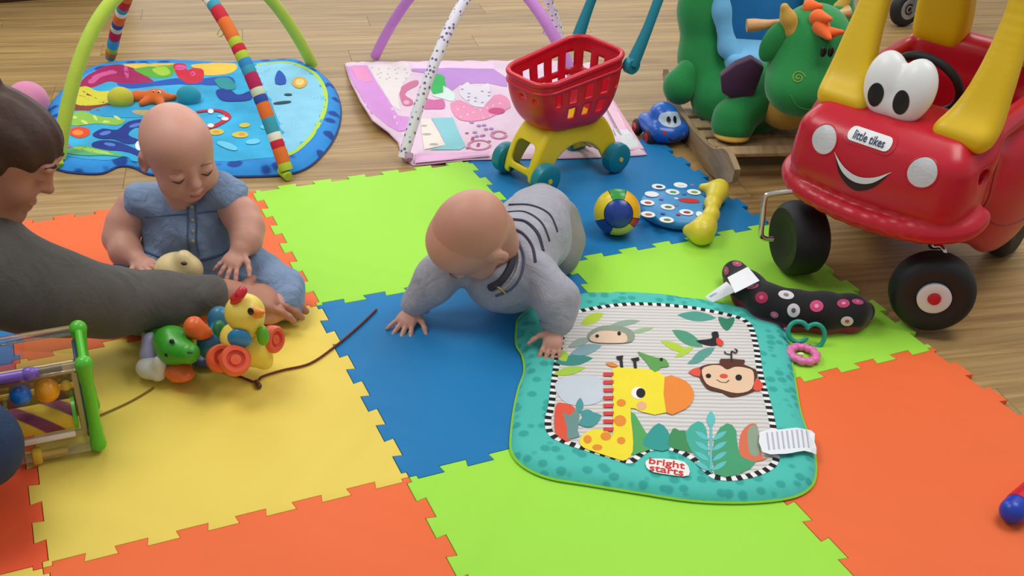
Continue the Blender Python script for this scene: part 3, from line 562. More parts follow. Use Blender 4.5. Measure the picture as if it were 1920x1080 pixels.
for sx in (1, -1): bb.box((sx*.145, 0, .088), (.05, .036, .030), .014, .006, sub=True).box((sx*.16, 0, .02), (.03, .04, .018), .006, .004, sub=True)
obj('base', bb.mesh(.0032), YEL, ct, 180)
for sx in (1, -1):
    for sy in (1, -1):
        w_ = obj('wheel', xf(lathe([(.012, -.019), (.034, -.019), (.041, -.014), (.043, -.006), (.043, .006), (.041, .014), (.034, .019), (.014, .017)], 28), T(sx*.13, sy*.083, .0432) @ Rx(90)), TEAL, ct)
        obj('hub_cap', xf(lathe([(.007, -.021), (.008, 0), (.007, .021)], 12), T(sx*.13, sy*.083, .0432) @ Rx(90)), YEL, w_)
    obj('axle', xf(lathe([(.005, -.08), (.005, .08)], 10), T(sx*.13, 0, .0432) @ Rx(90)), M('steel', '#b8b8b6', .3, metal=1), ct)
def rrect(cx, hx0, hx1, hy0, hy1, r, n=18):  # rounded outline, hx1/hy1 towards the front
    pts = []
    for sx, sy, a0 in ((1, 1, 0), (-1, 1, 90), (-1, -1, 180), (1, -1, 270)):
        hx = hx1 if sx > 0 else hx0; hy = hy1 if sx > 0 else hy0
        rr = min(r, hx*.9, hy*.9)
        for k in range(n): a = R_(a0+90*k/(n-1)); pts.append((cx+sx*(hx-rr)+rr*math.cos(a), sy*(hy-rr)+rr*math.sin(a)))
    return A(pts)
def resample(p, n):
    q = np.r_[p, p[:1]]; s_ = np.r_[0, np.cumsum(np.linalg.norm(np.diff(q, axis=0), axis=1))]; t = np.linspace(0, s_[-1], n, False); return np.c_[np.interp(t, s_, q[:, 0]), np.interp(t, s_, q[:, 1])]
NU, NV = 96, 20; rows = []
for j in range(NV+1):
    t = j/NV; sh = math.sqrt(max(0, 1-(t*.93)**2.3)); z = (.345-.185*t)
    o_ = resample(rrect(.012-.005*t, .135*(.45+.55*sh), .150*(.45+.55*sh), .098*(.5+.5*sh), .088*(.5+.5*sh), .05), NU)
    zz = z-(.045*(o_[:, 0]+.13)/.28)*(1-t); rows.append(np.c_[o_, zz])
bv = np.concatenate(rows); bf = []
def hole(i, j):
    u = i % 6; y = rows[0][i, 1]; x = rows[0][i, 0]
    side = abs(y) > .07; back = x < -.1
    if (side and -.105 < x < .12) or (back and abs(y) < .08): 
        if u in (1, 2, 3) and 4 <= j <= 8: return True
        if side and u in (1, 2, 3) and 11 <= j <= 14 and -.09 < x < .085: return True
    if x > .13 and abs(y) < .05 and u in (1, 2) and 5 <= j <= 6: return True
    return False
for j in range(NV):
    for i in range(NU):
        if not hole(i, j): bf.append((j*NU+i, j*NU+(i+1) % NU, (j+1)*NU+(i+1) % NU, (j+1)*NU+i))
bf.append(tuple(NV*NU+i for i in range(NU)))
bk = obj('basket', (bv, bf), RED, ct, 60); so = bk.modifiers.new('thickness', 'SOLIDIFY'); so.thickness = .0045; so.offset = 0
obj('rim', tube(rows[0]+A((0, 0, .002)), .0075, 10, 1, True), RED, bk, 60)
obj('rim_band', tube(rows[3]*A((1.015, 1.02, 1)), .0045, 8, 1, True), RED, bk, 60)
for sy in (1, -1):
    a_ = obj('handle_arm', tube([(-.122, sy*.108, .32), (-.135, sy*.111, .35), (-.165, sy*.113, .42), (-.20, sy*.110, .50), (-.228, sy*.106, .545)], [.019, .017, .0135, .013, .0125], 14, 6), TEAL, ct, 60)
    obj('pivot_disc', xf(lathe([(.021, -.012), (.024, -.008), (.024, .008), (.021, .012)], 24), T(-.122, sy*.108, .32) @ Rx(90)), TEAL, a_); obj('pivot_bolt', xf(lathe([(.005, -.014), (.005, .014)], 10), T(-.122, sy*.108, .32) @ Rx(90)), plast('plastic navy', '#1c4f78'), a_)
obj('grip_bar', tube([(-.228, -.108, .545), (-.232, 0, .552), (-.228, .108, .545)], [.014, .016, .014], 14, 6), TEAL, ct, 60)

# ---------------------------------------------------------------- red and yellow ride-on car
CO = Vector((.7734, 2.1758, 0)); CR = 229.8
cr = thing('ride_on_car', 'large red ride-on toy car with yellow pillars, white eyes and smile', 'ride-on car', (CO.x, CO.y, FZ), CR)
CRED = plast('car red', '#c4162a', .3); CYEL = plast('car yellow', '#e3bc0c', .38); BLK = M('tyre black', '#17171a', .58, .08, 300); CHROME = M('chrome', '#d8d4cc', .22, metal=1)
cb = Body()
cb.box((-.29, 0, .335), (.29, .195, .095), .06, .02).box((-.36, 0, .25), (.2, .18, .11), .05, .03)
cb.box((-.045, 0, .345), (.085, .195, .085), .045, .03)
cb.ell((-.02, 0, .325), (.085, .185, .095), .05)
cb.box((-.075, 0, .425), (.075, .165, .03), .025, .03, rot=Ry(14))
br_ = [((-.085, -.212, .275), .02), ((-.02, -.205, .262), .02), ((.04, -.14, .252), .02), ((.064, 0, .248), .021), ((.04, .14, .252), .02), ((-.02, .205, .262), .02), ((-.085, .212, .275), .02)]
bq = spline([tuple(q[0])+(q[1],) for q in br_], 4); cb.chain([(q[:3], q[3]) for q in bq], .012)
for s_ in (1, -1):
    cb.ell((-.375, s_*.178, .265), (.20, .066, .185), .04); cb.cone((-.12, s_*.175, .445), (-.46, s_*.178, .46), .026, .026, .025)
    cb.ell((-.095, s_*.165, .405), (.05, .04, .045), .03)
cb.box((-.505, 0, .42), (.05, .185, .105), .045, .03, rot=Ry(-6))
cb.box((-.30, 0, .50), (.155, .145, .19), .05, .02, sub=True)
cb.ell((-.06, .192, .372), (.024, .02, .018), .008, sub=True)
cb.ell((-.085, -.15, .452), (.035, .022, .02), .008, sub=True)
cg = cb.mesh(.0055); body = obj('body', cg, CRED, cr, 180)
bvh = BVHTree.FromPolygons([Vector(q) for q in cg[0]], cg[1])
def decal(poly, bvh, mp, dr, off, sp):      # a flat shape laid on a moulded surface; mp turns (u, v) into a start point, dr the direction
    v, f = fill(poly, sp); out = []; nrm = []
    for a, b in v:
        h = bvh.ray_cast(Vector(mp(a, b)), Vector(dr)); out.append(h[0] if h[0] else Vector(mp(a, b))); nrm.append(h[1] if h[0] else Vector((0, 0, 0)))
    return A([tuple(p+n*off) for p, n in zip(out, nrm)]), [q for q in f]
fm = lambda a, b: (.4, a, b)
def circ(x, y, a, b=None, n=26, rot=0):
    b = b or a; c, s_ = math.cos(R_(rot)), math.sin(R_(rot)); return [(x+a*math.cos(t)*c-b*math.sin(t)*s_, y+a*math.cos(t)*s_+b*math.sin(t)*c) for t in np.linspace(0, 2*pi, n, False)]
WHT = plast('plastic white', '#e4e4e6', .4); LAMP = M('headlight sticker', '#cfd0d4', .35, .4, 160, .08, 60)
for s_ in (1, -1):
    h_ = obj('headlight', decal(circ(s_*.112, .384, .030), bvh, fm, (-1, 0, 0), .0012, .008), LAMP, cr, 60)
    obj('headlight_rim', tube([bvh.ray_cast(Vector((.4, s_*.112+.031*math.cos(t), .384+.031*math.sin(t))), Vector((-1, 0, 0)))[0] for t in np.linspace(0, 2*pi, 28, False)], .0022, 8, 1, True), CRED, h_, 60)
def smile(up, lo): return np.r_[spline(up, 5), spline(lo[::-1], 5)[1:-1]]
def sml(L): return [(x*.78-.012, z-.002) for x, z in L]
mo = obj('mouth', decal(smile(sml([(-.082, .368), (-.045, .346), (0, .338), (.045, .346), (.082, .368)]), sml([(-.082, .368), (-.05, .328), (0, .308), (.05, .328), (.082, .368)])), bvh, fm, (-1, 0, 0), .0012, .006), M('mouth dark', '#2a0b10', .5), cr, 60)
obj('teeth', decal(smile(sml([(-.086, .372), (-.045, .350), (0, .341), (.045, .350), (.086, .372)]), sml([(-.086, .372), (-.045, .338), (0, .327), (.045, .338), (.086, .372)])), bvh, fm, (-1, 0, 0), .0026, .006), WHT, mo, 60)
pl = lambda w_, h_, r: [(-.016+sx*(w_-r)+r*math.cos(R_(a0+a)), .414+sy*(h_-r)+r*math.sin(R_(a0+a))) for sx, sy, a0 in ((1, 1, 0), (-1, 1, 90), (-1, -1, 180), (1, -1, 270)) for a in (0, 30, 60, 90)]
lp = obj('badge', decal(pl(.058, .019, .017), bvh, fm, (-1, 0, 0), .0016, .008), CRED, cr, 60); lw = obj('badge_plate', decal(pl(.049, .0125, .011), bvh, fm, (-1, 0, 0), .0034, .008), M('badge white', '#eeeeee', .4), lp, 60)
def car_text(v):
    out = []
    for x, y, z in v:
        h = bvh.ray_cast(Vector((.4, x-.016, .413+y)), Vector((-1, 0, 0))); p = h[0]+h[1]*(.0045+z); out.append(tuple(p))
    return A(out)
text('little tikes', .021, M('badge ink', '#1c2b5a', .5), 'lettering', lp, car_text, .0003, .86)
eb = Body()
for s_ in (1, -1): eb.ell((-.055, s_*.032-.016, .509), (.032, .046, .068), .008, rot=Ry(-12) @ Rx(s_*-4))
eb.ell((-.055, -.016, .463), (.03, .05, .03), .02)
eg = eb.mesh(.004); ey = obj('eyes', eg, M('eye white', '#eceded', .35), cr, 180); ebv = BVHTree.FromPolygons([Vector(q) for q in eg[0]], eg[1])
for s_ in (1, -1): obj('pupil', decal(circ(s_*.029-.022, .488, .018, .026, rot=s_*2), ebv, fm, (-1, 0, 0), .001, .007), M('pupil black', '#15171c', .35), ey, 60)
def beam(pts):                               # flat moulded pillar: (point, half width, half thickness)
    b = Body(); q = spline([tuple(p)+(a, t) for p, a, t in pts], 7)
    for u in q: b.box(u[:3], (u[4], u[3], .016), .013, .02)
    return b.mesh(.0052)
for s_ in (1, -1):
    obj('front_pillar', beam([((-.045, s_*.132+.006, .445), .052, .02), ((-.075, s_*.142+.006, .475), .046, .022), ((-.105, s_*.15+.005, .55), .034, .022), ((-.14, s_*.15+.004, .65), .026, .022), ((-.18, s_*.145, .79), .026, .022)]), CYEL, cr, 180)
    obj('rear_pillar', beam([((-.495, s_*.115, .50), .052, .026), ((-.49, s_*.115, .56), .058, .026), ((-.48, s_*.12, .66), .056, .026), ((-.46, s_*.13, .80), .056, .026)]), CYEL, cr, 180)
rfb = Body().box((-.325, 0, .805), (.195, .185, .026), .024, .01).ell((-.325, 0, .82), (.17, .16, .03), .02); obj('roof', rfb.mesh(.007), CYEL, cr, 180)
sw = obj('steering_wheel', xf(torus((0, 0, 0), .078, .0095, 30, 10), T(-.155, 0, .495) @ Ry(-62)), BLK, cr, 180); obj('steering_column', tube([(-.09, 0, .43), (-.155, 0, .495)], .016, 10, 1), BLK, sw)
obj('windscreen_hook', tube([(-.10, -.1, .455), (-.13, -.105, .50), (-.12, -.105, .53)], .007, 8, 4), M('dark plum plastic', '#3a1a20', .5), cr, 60)
def cwheel(cx, cy, ang, hubs=(1, -1), r=.091, w=.037):
    m = T(cx, cy, r+.0122) @ Rz(ang) @ Rx(90)
    ty = obj('tyre', xf(lathe([(.035, -w*.75), (.052, -w*.95), (r*.82, -w), (r*.95, -w*.72), (r, -w*.3), (r, w*.3), (r*.95, w*.72), (r*.82, w), (.052, w*.95), (.035, w*.75)], 40), m), BLK, cr, 50)
    for sd in hubs:
        obj('hub', xf(lathe([(.036, sd*w*.78), (.036, sd*w*1.0), (.033, sd*w*1.04), (.014, sd*w*.98), (.013, sd*w*.9)], 30), m), WHT, ty, 40)
        obj('hub_cap', xf(lathe([(.0135, sd*w*.9), (.013, sd*w*1.12), (.008, sd*w*1.16)], 16), m), CRED, ty, 40)
def wl(px, py, z):                           # room point in the car's own frame
    q = Z(px, py, z)-Vector((CO.x, CO.y, FZ)); return (Matrix.Rotation(-R_(CR), 3, 'Z') @ q)
a_, b_ = wl(1497, 452, .08), wl(1745, 553, .08)
def wdir(dx, dy): return (math.degrees(math.atan2(dy, dx))-CR)-90      # tyre axle pointing (dx, dy) in the room
cwheel(a_.x, a_.y, math.degrees(math.atan2(-.25, -1))-CR+90, (), .089, .043); cwheel(b_.x, b_.y, math.degrees(math.atan2(-1, -.16))-CR+90)
def fork(px): return [tuple(wl(a, b, 0)) if False else tuple((Matrix.Rotation(-R_(CR), 3, 'Z') @ (Y(a, b, y)-Vector((CO.x, CO.y, FZ))))) for a, b, y in px]
obj('caster_rod', tube(fork([(1512,352,2.24),(1490,358,2.24),(1445,364,2.24),(1434,372,2.24),(1430,410,2.235),(1427,438,2.23),(1433,447,2.23),(1449,448,2.235)]), .0062, 8, 4), CHROME, cr, 60)
obj('caster_rod', tube(fork([(1742,446,2.1),(1746,462,2.1),(1762,462,2.1),(1770,470,2.09),(1774,495,2.08)]), .0058, 8, 4), CHROME, cr, 60)
for s_ in (1, -1):
    ty = obj('tyre', xf(lathe([(.035, -.03), (.07, -.034), (.085, -.02), (.088, 0), (.085, .02), (.07, .034), (.035, .03)], 32), T(-.52, s_*.165, .088) @ Rx(90)), BLK, cr, 50)
obj('underside', box((-.27, 0, .235), (.44, .3, .05), .02), CRED, cr)
# door outline on the near side
dl = [(-.15, .43), (-.155, .33), (-.17, .25), (-.25, .20), (-.42, .19), (-.49, .24), (-.5, .34), (-.5, .44)]
dp = []
for x, z in spline(dl, 5):
    h = bvh.ray_cast(Vector((x, .6, z)), Vector((0, -1, 0)))
    if h[0]: dp.append(h[0]-h[1]*.002)
obj('door_seam', tube(dp, .0045, 8, 1), plast('car red seam', '#9c0f20'), cr, 60)

# ---------------------------------------------------------------- green plush dragon rocker
GRN = M('plush green', '#1f8a44', .9, .5, 300, .14, 22, sheen=.4); DBLUE = M('seat blue plush', '#1f78b8', .9, .4, 300, .1, 20, sheen=.3); LBLUE = M('seat light blue plush', '#6fb4e0', .9, .4, 300, .1, 20, sheen=.3)
YPL = M('plush mustard', '#c9a043', .9, .4, 300, .1, 20, sheen=.3); ORP = M('plush bright orange', '#ee6a28', .9, .4, 300, .08, 20, sheen=.3); PURP = M('wing purple cloth', '#4a2348', .7, .4, 300, .12, 20, sheen=.2)
PINE = wood('rocker plywood', '#8d7350', '#b59a72', .5, 'Y', .8)
dbase = Z(1430, 235, FZ); dr = thing('dragon_rocker', 'green plush dragon rocker with blue seat on wooden runners', 'rocking toy', (dbase.x, dbase.y, FZ))
def W(*a): return a
gb_ = Body()
gb_.chain([(Y(1322, -75, 3.24), .058), (Y(1315, 20, 3.24), .064), (Y(1318, 110, 3.22), .068), (Y(1345, 185, 3.15), .07), (Y(1405, 215, 3.08), .075)], .04)
gb_.ell(Y(1440, 170, 3.10), (.125, .12, .095), .05)
gb_.chain([(Y(1560, -60, 3.28), .06), (Y(1560, 60, 3.26), .068), (Y(1530, 180, 3.15), .08)], .04)
gb_.cone(Y(1410, 195, 3.0), Y(1376, 222, 2.96), .055, .062, .03); gb_.ell(Y(1373, 240, 2.945), (.058, .05, .035), .02)
gb_.cone(Y(1570, 190, 3.0), Y(1590, 230, 2.95), .055, .06, .03)
obj('body', gb_.mesh(.0065), GRN, dr, 180, False)
obj('foot', Body().ell(Y(1275, 162, 3.16), (.052, .05, .056), .03).ell(Y(1292, 128, 3.18), (.03, .04, .035), .03).mesh(.005), GRN, dr, 180, False)
hb = Body().ell(Y(1518, 105, 2.93), (.112, .105, .125), .05).ell(Y(1508, 168, 2.86), (.105, .095, .075), .06).ell(Y(1530, 60, 2.95), (.085, .085, .075), .04)
hd = obj('head', hb.mesh(.006), GRN, dr, 180, False); ROOT[hd] = ROOT[dr]
def lump(name, c, r, mat, parent, rot=None, k=.02): ROOT[parent] = ROOT[dr]; return obj(name, Body().ell(c, r, k, rot).mesh(.004), mat, parent, 180, False)
lump('ear', Y(1452, 78, 2.90), (.033, .02, .062), GRN, hd, Ry(22)); lump('ear', Y(1575, 38, 3.0), (.034, .02, .045), GRN, hd, Ry(-40))
ROOT[hd] = ROOT[dr]; obj('horn', Body().chain([(Y(1483, 58, 2.9), .024), (Y(1478, 35, 2.9), .02), (Y(1471, 14, 2.9), .012)], .015).mesh(.0035), YPL, hd, 180, False); obj('horn', Body().chain([(Y(1575, 15, 3.02), .02), (Y(1590, -6, 3.02), .012)], .015).mesh(.0035), YPL, hd, 180, False)
for a, b, c in (((1540, 52, 2.86), (1556, 72, 2.80), .024), ((1534, 34, 2.88), (1558, 36, 2.83), .024), ((1520, 14, 2.93), (1540, 12, 2.90), .022), ((1552, 62, 2.84), (1580, 60, 2.80), .018)):
    obj('crest_spike', Body().cone(Y(*a), Y(*b), c, .006, .01).mesh(.0035), ORP, hd, 180, False)
for px_ in (1544, 1558): obj('eye', ball(Y(px_, 97, 2.805), (.0085, .007, .015), 12, 8), M('bead black', '#101214', .25), hd, 180, False)
sp_ = [Y(1497+ (2+t*1.35)*math.cos(t*1.25), 146+(2+t*1.25)*math.sin(t*1.25), 2.755) for t in np.linspace(0, 12, 40)]
hbv = BVHTree.FromPolygons([v.co.copy()+ROOT[dr] for v in hd.data.vertices], [tuple(p.vertices) for p in hd.data.polygons])
def onhead(px, py, off=.001):
    d = ray(px, py).normalized(); h = hbv.ray_cast(Vector((0, 0, CAMZ)), d); return h[0]+h[1]*off if h[0] else None
sp_ = [onhead(1497+(1+t*1.2)*math.cos(t*1.25), 146+(1+t*1.1)*math.sin(t*1.25)) for t in np.linspace(0, 10, 44)]; sp_ = [q for q in sp_ if q]
obj('nostril_swirl', tube(sp_, .0014, 6, 1), ink('#9fb84a'), hd, 60, False)
sm_ = [onhead(a, b) for a, b in spline([(1482, 178), (1498, 200), (1525, 204), (1545, 190)], 6)]; obj('smile_stitch', tube([q for q in sm_ if q], .0014, 6, 1), ink('#4a9a4a'), hd, 60, False)
lump('belly', Y(1475, 205, 2.99), (.075, .055, .06), YPL, dr); 
so_ = Body().ell(Y(1372, 254, 2.93), (.052, .05, .012), .01).mesh(.004); obj('sole', so_, YPL, dr, 180, False)
# seat set in the back of the dragon
obj('seat_back', Body().box(Y(1430, 5, 3.36), (.125, .03, .19), .025, rot=Rx(-8)).mesh(.007), DBLUE, dr, 180, False)
obj('seat_cushion', Body().box(Y(1418, 108, 3.18), (.10, .1, .03), .025).mesh(.006), LBLUE, dr, 180, False)
obj('seat_side', Body().chain([(Y(1352, -70, 3.2), .020), (Y(1352, 20, 3.18), .024), (Y(1365, 90, 3.15), .024), (Y(1395, 130, 3.1), .02)], .03).mesh(.0045), LBLUE, dr, 180, False)
wp = A([Y(a, b, 2.965) for a, b in ((1350,142),(1378,120),(1408,108),(1432,124),(1424,150),(1412,178),(1375,187),(1352,172))]); wc = wp.mean(0)
wbm = bmesh.new(); f1 = [wbm.verts.new(p+A((0, -.006-.004*(k % 2), 0))) for k, p in enumerate(wp)]; f2 = [wbm.verts.new(wc+(p-wc)*1.0+A((.006, .045, -.004))) for p in wp]; cc = wbm.verts.new(wc+A((0, -.018, 0)))
for k in range(8): wbm.faces.new((f1[k], f1[(k+1) % 8], cc)); wbm.faces.new((f1[(k+1) % 8], f1[k], f2[k], f2[(k+1) % 8]))
wbm.faces.new(f2[::-1]); wg = frombm(wbm); wi = obj('wing', wg, PURP, dr, 0, False); sd = wi.modifiers.new('soft', 'BEVEL'); sd.width = .006; sd.segments = 3; sd.limit_method = 'ANGLE'
wi.data.polygons.foreach_set('use_smooth', [True]*len(wi.data.polygons))
for q in (0, 2, 4, 6): pass
hn = obj('handle_bar', tube([Y(1400, 48, 2.93), Y(1415, 47, 2.93), Y(1455, 44, 2.93), Y(1545, 32, 2.98), Y(1592, 22, 3.0)], [.0175, .0175, .0115, .0115, .018], 14, 4), wood('handle beech', '#c98f58', '#e0b27c', .4), dr, 60, False)
# rockers: two curved plywood runners joined by slats
def runner(x0, y0):
    top = [(0, .10), (.06, .118), (.11, .112), (.17, .085), (.25, .07), (.40, .062), (.55, .07), (.66, .10), (.70, .125)]
    bot = [(.70, .105), (.62, .045), (.50, .012), (.38, 0), (.25, 0), (.12, .015), (.05, .035), (.005, .062)]
    L = np.r_[spline(top, 5), spline(bot, 5)]; g = prism(L.tolist(), -.009, .009, .002, 1); return xf(g, T(x0, y0, FZ) @ Rz(11) @ Matrix(((0, 0, 1, 0), (1, 0, 0, 0), (0, 1, 0, 0), (0, 0, 0, 1))))
rp = Z(1380, 345, FZ+.06)
for dx in (0, .36): obj('runner', runner(rp.x+dx, rp.y+.005+dx*.19), PINE, dr, 30, False)
for yy, zz in ((.16, .078), (.24, .066), (.32, .058), (.40, .055), (.48, .06), (.60, .085)):
    obj('slat', xf(box((.18, 0, 0), (.35, .05, .014), .003, 1), T(rp.x-math.sin(R_(11))*yy, rp.y+.005+yy, FZ+zz) @ Rz(11)), PINE, dr, 30, False)
# ---------------------------------------------------------------- people
CAMR, CAMU, CAMV = CM.to_3x3() @ Vector((1, 0, 0)), CM.to_3x3() @ Vector((0, 1, 0)), CM.to_3x3() @ Vector((0, 0, 1))
def cv(r, u, t): return A(CAMR*r+CAMU*u+CAMV*t)
def facing(f, up):                          # head frame: x to its own left-in-view ear, y to the back, z to the crown
    y = -f/np.linalg.norm(f); z = up-y*np.dot(up, y); z /= np.linalg.norm(z); x = np.cross(y, z); m = np.eye(4); m[:3, 0], m[:3, 1], m[:3, 2] = x, y, z; return m
def skin(n, c, var=.1):
    m = M(n, c, .5, .12, 260, var, 14, spec=.35); b = m.node_tree.nodes['Principled BSDF']; b.inputs['Subsurface Weight'].default_value = .12; b.inputs['Subsurface Radius'].default_value = (.012, .005, .003); b.inputs['Subsurface Scale'].default_value = .5; return m
class Head:
    def __init__(s, c, fr): s.c, s.m = A(c), fr[:3, :3]
    def p(s, x, y, z): return s.c+s.m@A((x, y, z))
    def e(s, B, x, y, z, r, k=.015, sub=False): B.ell(s.p(x, y, z), r, k, s.m, sub)
    def n(s, B, a, b, ra, rb, k=.01): B.cone(s.p(*a), s.p(*b), ra, rb, k)
def baby_head(B, h, q=1.0):
    e = lambda x, y, z, r, k=.015, sub=False: h.e(B, x*q, y*q, z*q, A(r)*q, k, sub)
    e(0, .012, .02, (.070, .086, .074)); e(0, -.03, .034, (.056, .05, .05), .03); e(0, -.032, -.03, (.056, .05, .052), .03)
    for s_ in (1, -1):
        e(s_*.032, -.054, -.038, (.027, .025, .027), .02); e(s_*.071, .012, -.014, (.009, .017, .025), .008)
        e(s_*.029, -.091, .001, (.015, .010, .008), .014, True); e(s_*.029, -.074, .002, (.016, .013, .011), .006)
        e(s_*.0755, .006, -.014, (.005, .009, .014), .005, True)
    e(0, -.056, -.070, (.024, .02, .017), .016); e(0, -.090, -.020, (.0105, .0115, .0095), .010); h.n(B, A((0, -.079, .012))*q, A((0, -.088, -.014))*q, .006*q, .007*q, .012)
    for s_ in (1, -1): e(s_*.0085, -.0865, -.023, (.006, .006, .006), .006)
    e(0, -.0835, -.044, (.015, .007, .0055), .006); e(0, -.0815, -.0535, (.013, .007, .0055), .006)
def baby_face(t, body, h, q, skinm):
    ROOT[body] = ROOT[t]; dk = M('lash brown', '#4a2d24', .7); lip = M('lip pink', '#b5615c', .45)
    for s_ in (1, -1):
        obj('eyelash', tube([h.p(*(A((s_*(.029+dx), -.0878+.012*abs(dx)/.012*.5, -.0045+dz))*q)) for dx, dz in ((-.013, .003), (-.006, 0), (0, -.001), (.006, 0), (.013, .003))], [.0007, .0014, .0017, .0014, .0007], 6, 3), dk, body, 60, False)
        obj('eyebrow', tube([h.p(*(A((s_*(.03+dx), -.0855+abs(dx)*.45, .0175+dz))*q)) for dx, dz in ((-.014, -.001), (-.005, .002), (.005, .002), (.014, -.002))], [.0008, .0018, .0018, .0008], 6, 3), M('brow faint', '#9a6a55', .8), body, 60, False)
    obj('lips', join(ball((0, 0, 0), (1, 1, 1), 14, 8)) if False else xf(ball((0, 0, 0), (.0125*q, .0042*q, .0042*q), 14, 8), Matrix.Translation(h.p(0, -.0885*q, -.049*q)) @ Matrix(np.block([[h.m, np.zeros((3, 1))], [np.zeros((1, 3)), np.ones((1, 1))]]).tolist())), lip, body, 180, False)
def hand(B, w, d, n, side, L, curl=18, spread=10, tcurl=20, k=.006, tk=1.0):
    w, d, n = A(w), A(d)/np.linalg.norm(d), A(n); n = n-d*np.dot(n, d); n /= np.linalg.norm(n); l = np.cross(d, n)*side
    fr = np.eye(3); fr[:, 0], fr[:, 1], fr[:, 2] = d, l, n
    B.ell(w+d*.28*L, (.32*L, .235*L, .12*L*tk), k*1.5, fr); B.ell(w+d*.42*L, (.16*L, .24*L, .10*L*tk), k*1.5, fr)
    for i in range(4):                       # index finger nearest the thumb
        u = 1.5-i; base = w+d*(.52-.025*abs(u-.5))*L+l*u*.125*L; a = R_(u*spread); v = d*math.cos(a)+l*math.sin(a); ln = (.205, .225, .205, .165)[i]*L; r = (.066, .068, .064, .056)[i]*L*tk
        p = base; B.cone(w+d*.35*L+l*u*.1*L, base, r*1.05, r, k)
        for j, f in enumerate((1, .72, .6)):
            cu = R_(curl*(j+.6)); vv = v*math.cos(cu)-n*math.sin(cu); p2 = p+vv*ln*f; B.cone(p, p2, r*(1-.08*j), r*(.92-.08*j), k*.5); p = p2
    tb = w+d*.14*L+l*.17*L; v = d*.62+l*.78; v /= np.linalg.norm(v); p = tb; r = .075*L*tk
    for j, f in enumerate((.24, .19, .15)):
        cu = R_(tcurl*j); vv = v*math.cos(cu)+(d*.8-n*.4)*math.sin(cu); p2 = p+vv*f*L; B.cone(p, p2, r*(1-.1*j), r*(.88-.1*j), k); p = p2
def folds(a, f, seed=0):
    def g(P): return a*(np.sin(P[:, 0]*f+3*np.sin(P[:, 2]*f*.5+seed)+P[:, 1]*f*.6)*.5+.5*np.sin(P[:, 2]*f*1.3+2*np.sin(P[:, 0]*f*.7+seed)))
    return g
DEN = M('denim soft blue', '#8096b6', .9, .5, 420, .2, 38, sheen=.2, wrk=.5, wsc=20)
KNIT = M('grey knit', '#a6a5b0', .95, .6, 420, .14, 60, sheen=.25, wrk=.45, wsc=14)

# --- baby sitting in denim
t = thing('person', 'baby in a soft blue denim outfit sitting on the orange tile', 'person', Z(360, 520, 0))
S1 = skin('skin baby rosy', '#d39c88'); h1 = Head(Y(334, 284, 2.05), facing(cv(.52, -.66, .54), cv(.10, .68, .72)))
B = Body(); baby_head(B, h1, 1.0)
B.cone(Y(343, 360, 2.09), Y(350, 400, 2.1), .04, .05, .02)
B.ell(Y(356, 435, 2.11), (.09, .07, .10), .03)
sr, er, wr = Y(250, 388, 2.09), Y(226, 446, 2.05), Y(258, 488, 1.985)
B.chain([(sr, .037), (Y(234, 420, 2.07), .038), (er, .036), (Y(236, 472, 2.01), .033), (wr, .021)], .012); 
hand(B, wr, Y(292, 508, 1.93)-wr, cv(-.1, .75, .65), 1, .083, 14, 9)
slf, el, wl_ = Y(432, 382, 2.09), Y(463, 428, 2.03), Y(452, 466, 1.975)
B.chain([(slf, .037), (Y(452, 405, 2.06), .038), (el, .036), (Y(462, 450, 2.0), .032), (wl_, .021)], .012)
hand(B, wl_, Y(424, 505, 1.925)-wl_, cv(.15, .7, .7), -1, .083, 16, 15)
ft = Y(508, 585, 1.90); B.chain([(Y(430, 505, 2.06), .05), (Y(520, 545, 1.98), .04), (Y(524, 572, 1.925), .028), (ft, .022), (Y(478, 592, 1.885), .02)], .015)
ft2 = Z(330, 600, .03); B.chain([(Y(300, 510, 2.06), .05), (Y(245, 545, 1.97), .04), (Z(280, 595, .035), .028), (ft2, .022), (Z(352, 600, .028), .02)], .015)
bo = obj('body', B.mesh(.0027), S1, t, 180, False); baby_face(t, bo, h1, 1.0, S1)
Cg = Body(); Cg.ell(Y(354, 405, 2.10), (.10, .075, .062), .03).ell(Y(356, 440, 2.10), (.106, .085, .075), .03).ell(Y(360, 485, 2.10), (.112, .095, .072), .03).ell(Y(360, 510, 2.12), (.11, .1, .06), .03)
for c_, o_ in ((Y(262, 376, 2.09), -1), (Y(428, 362, 2.09), 1)): Cg.ell(c_, (.042, .045, .034), .025, rot=Ry(o_*28)); Cg.ell(Vector(c_)+Vector((-o_*.03, 0, .008)), (.04, .045, .03), .03)
Cg.chain([(Y(400, 505, 2.07), .066), (Y(470, 520, 2.02), .062), (Y(525, 548, 1.975), .05), (Y(531, 565, 1.945), .044)], .03)
Cg.chain([(Y(320, 510, 2.07), .066), (Y(262, 535, 2.0), .06), (Y(240, 552, 1.965), .05), (Z(262, 590, .04), .044)], .03)
Cg.ell(Y(341, 366, 2.05), (.045, .04, .03), .01, sub=True)
oc = obj('denim_outfit', Cg.mesh(.0035, folds(.0042, 66)), DEN, t, 180, False); ROOT[oc] = ROOT[t]
obv = BVHTree.FromPolygons([v.co.copy()+ROOT[t] for v in oc.data.vertices], [tuple(p.vertices) for p in oc.data.polygons])
def hit(bv, px, py, off=.001):
    h = bv.ray_cast(Vector((0, 0, CAMZ)), ray(px, py).normalized()); return h[0]+h[1]*off if h[0] else None
def seam(name, L, bv, r, mat, parent, off=.0005): 
    q = [hit(bv, a, b, off) for a, b in spline(L, 6)]; q = [x for x in q if x]
    if len(q) > 2: obj(name, tube(q, r, 6, 1), mat, parent, 60, False)
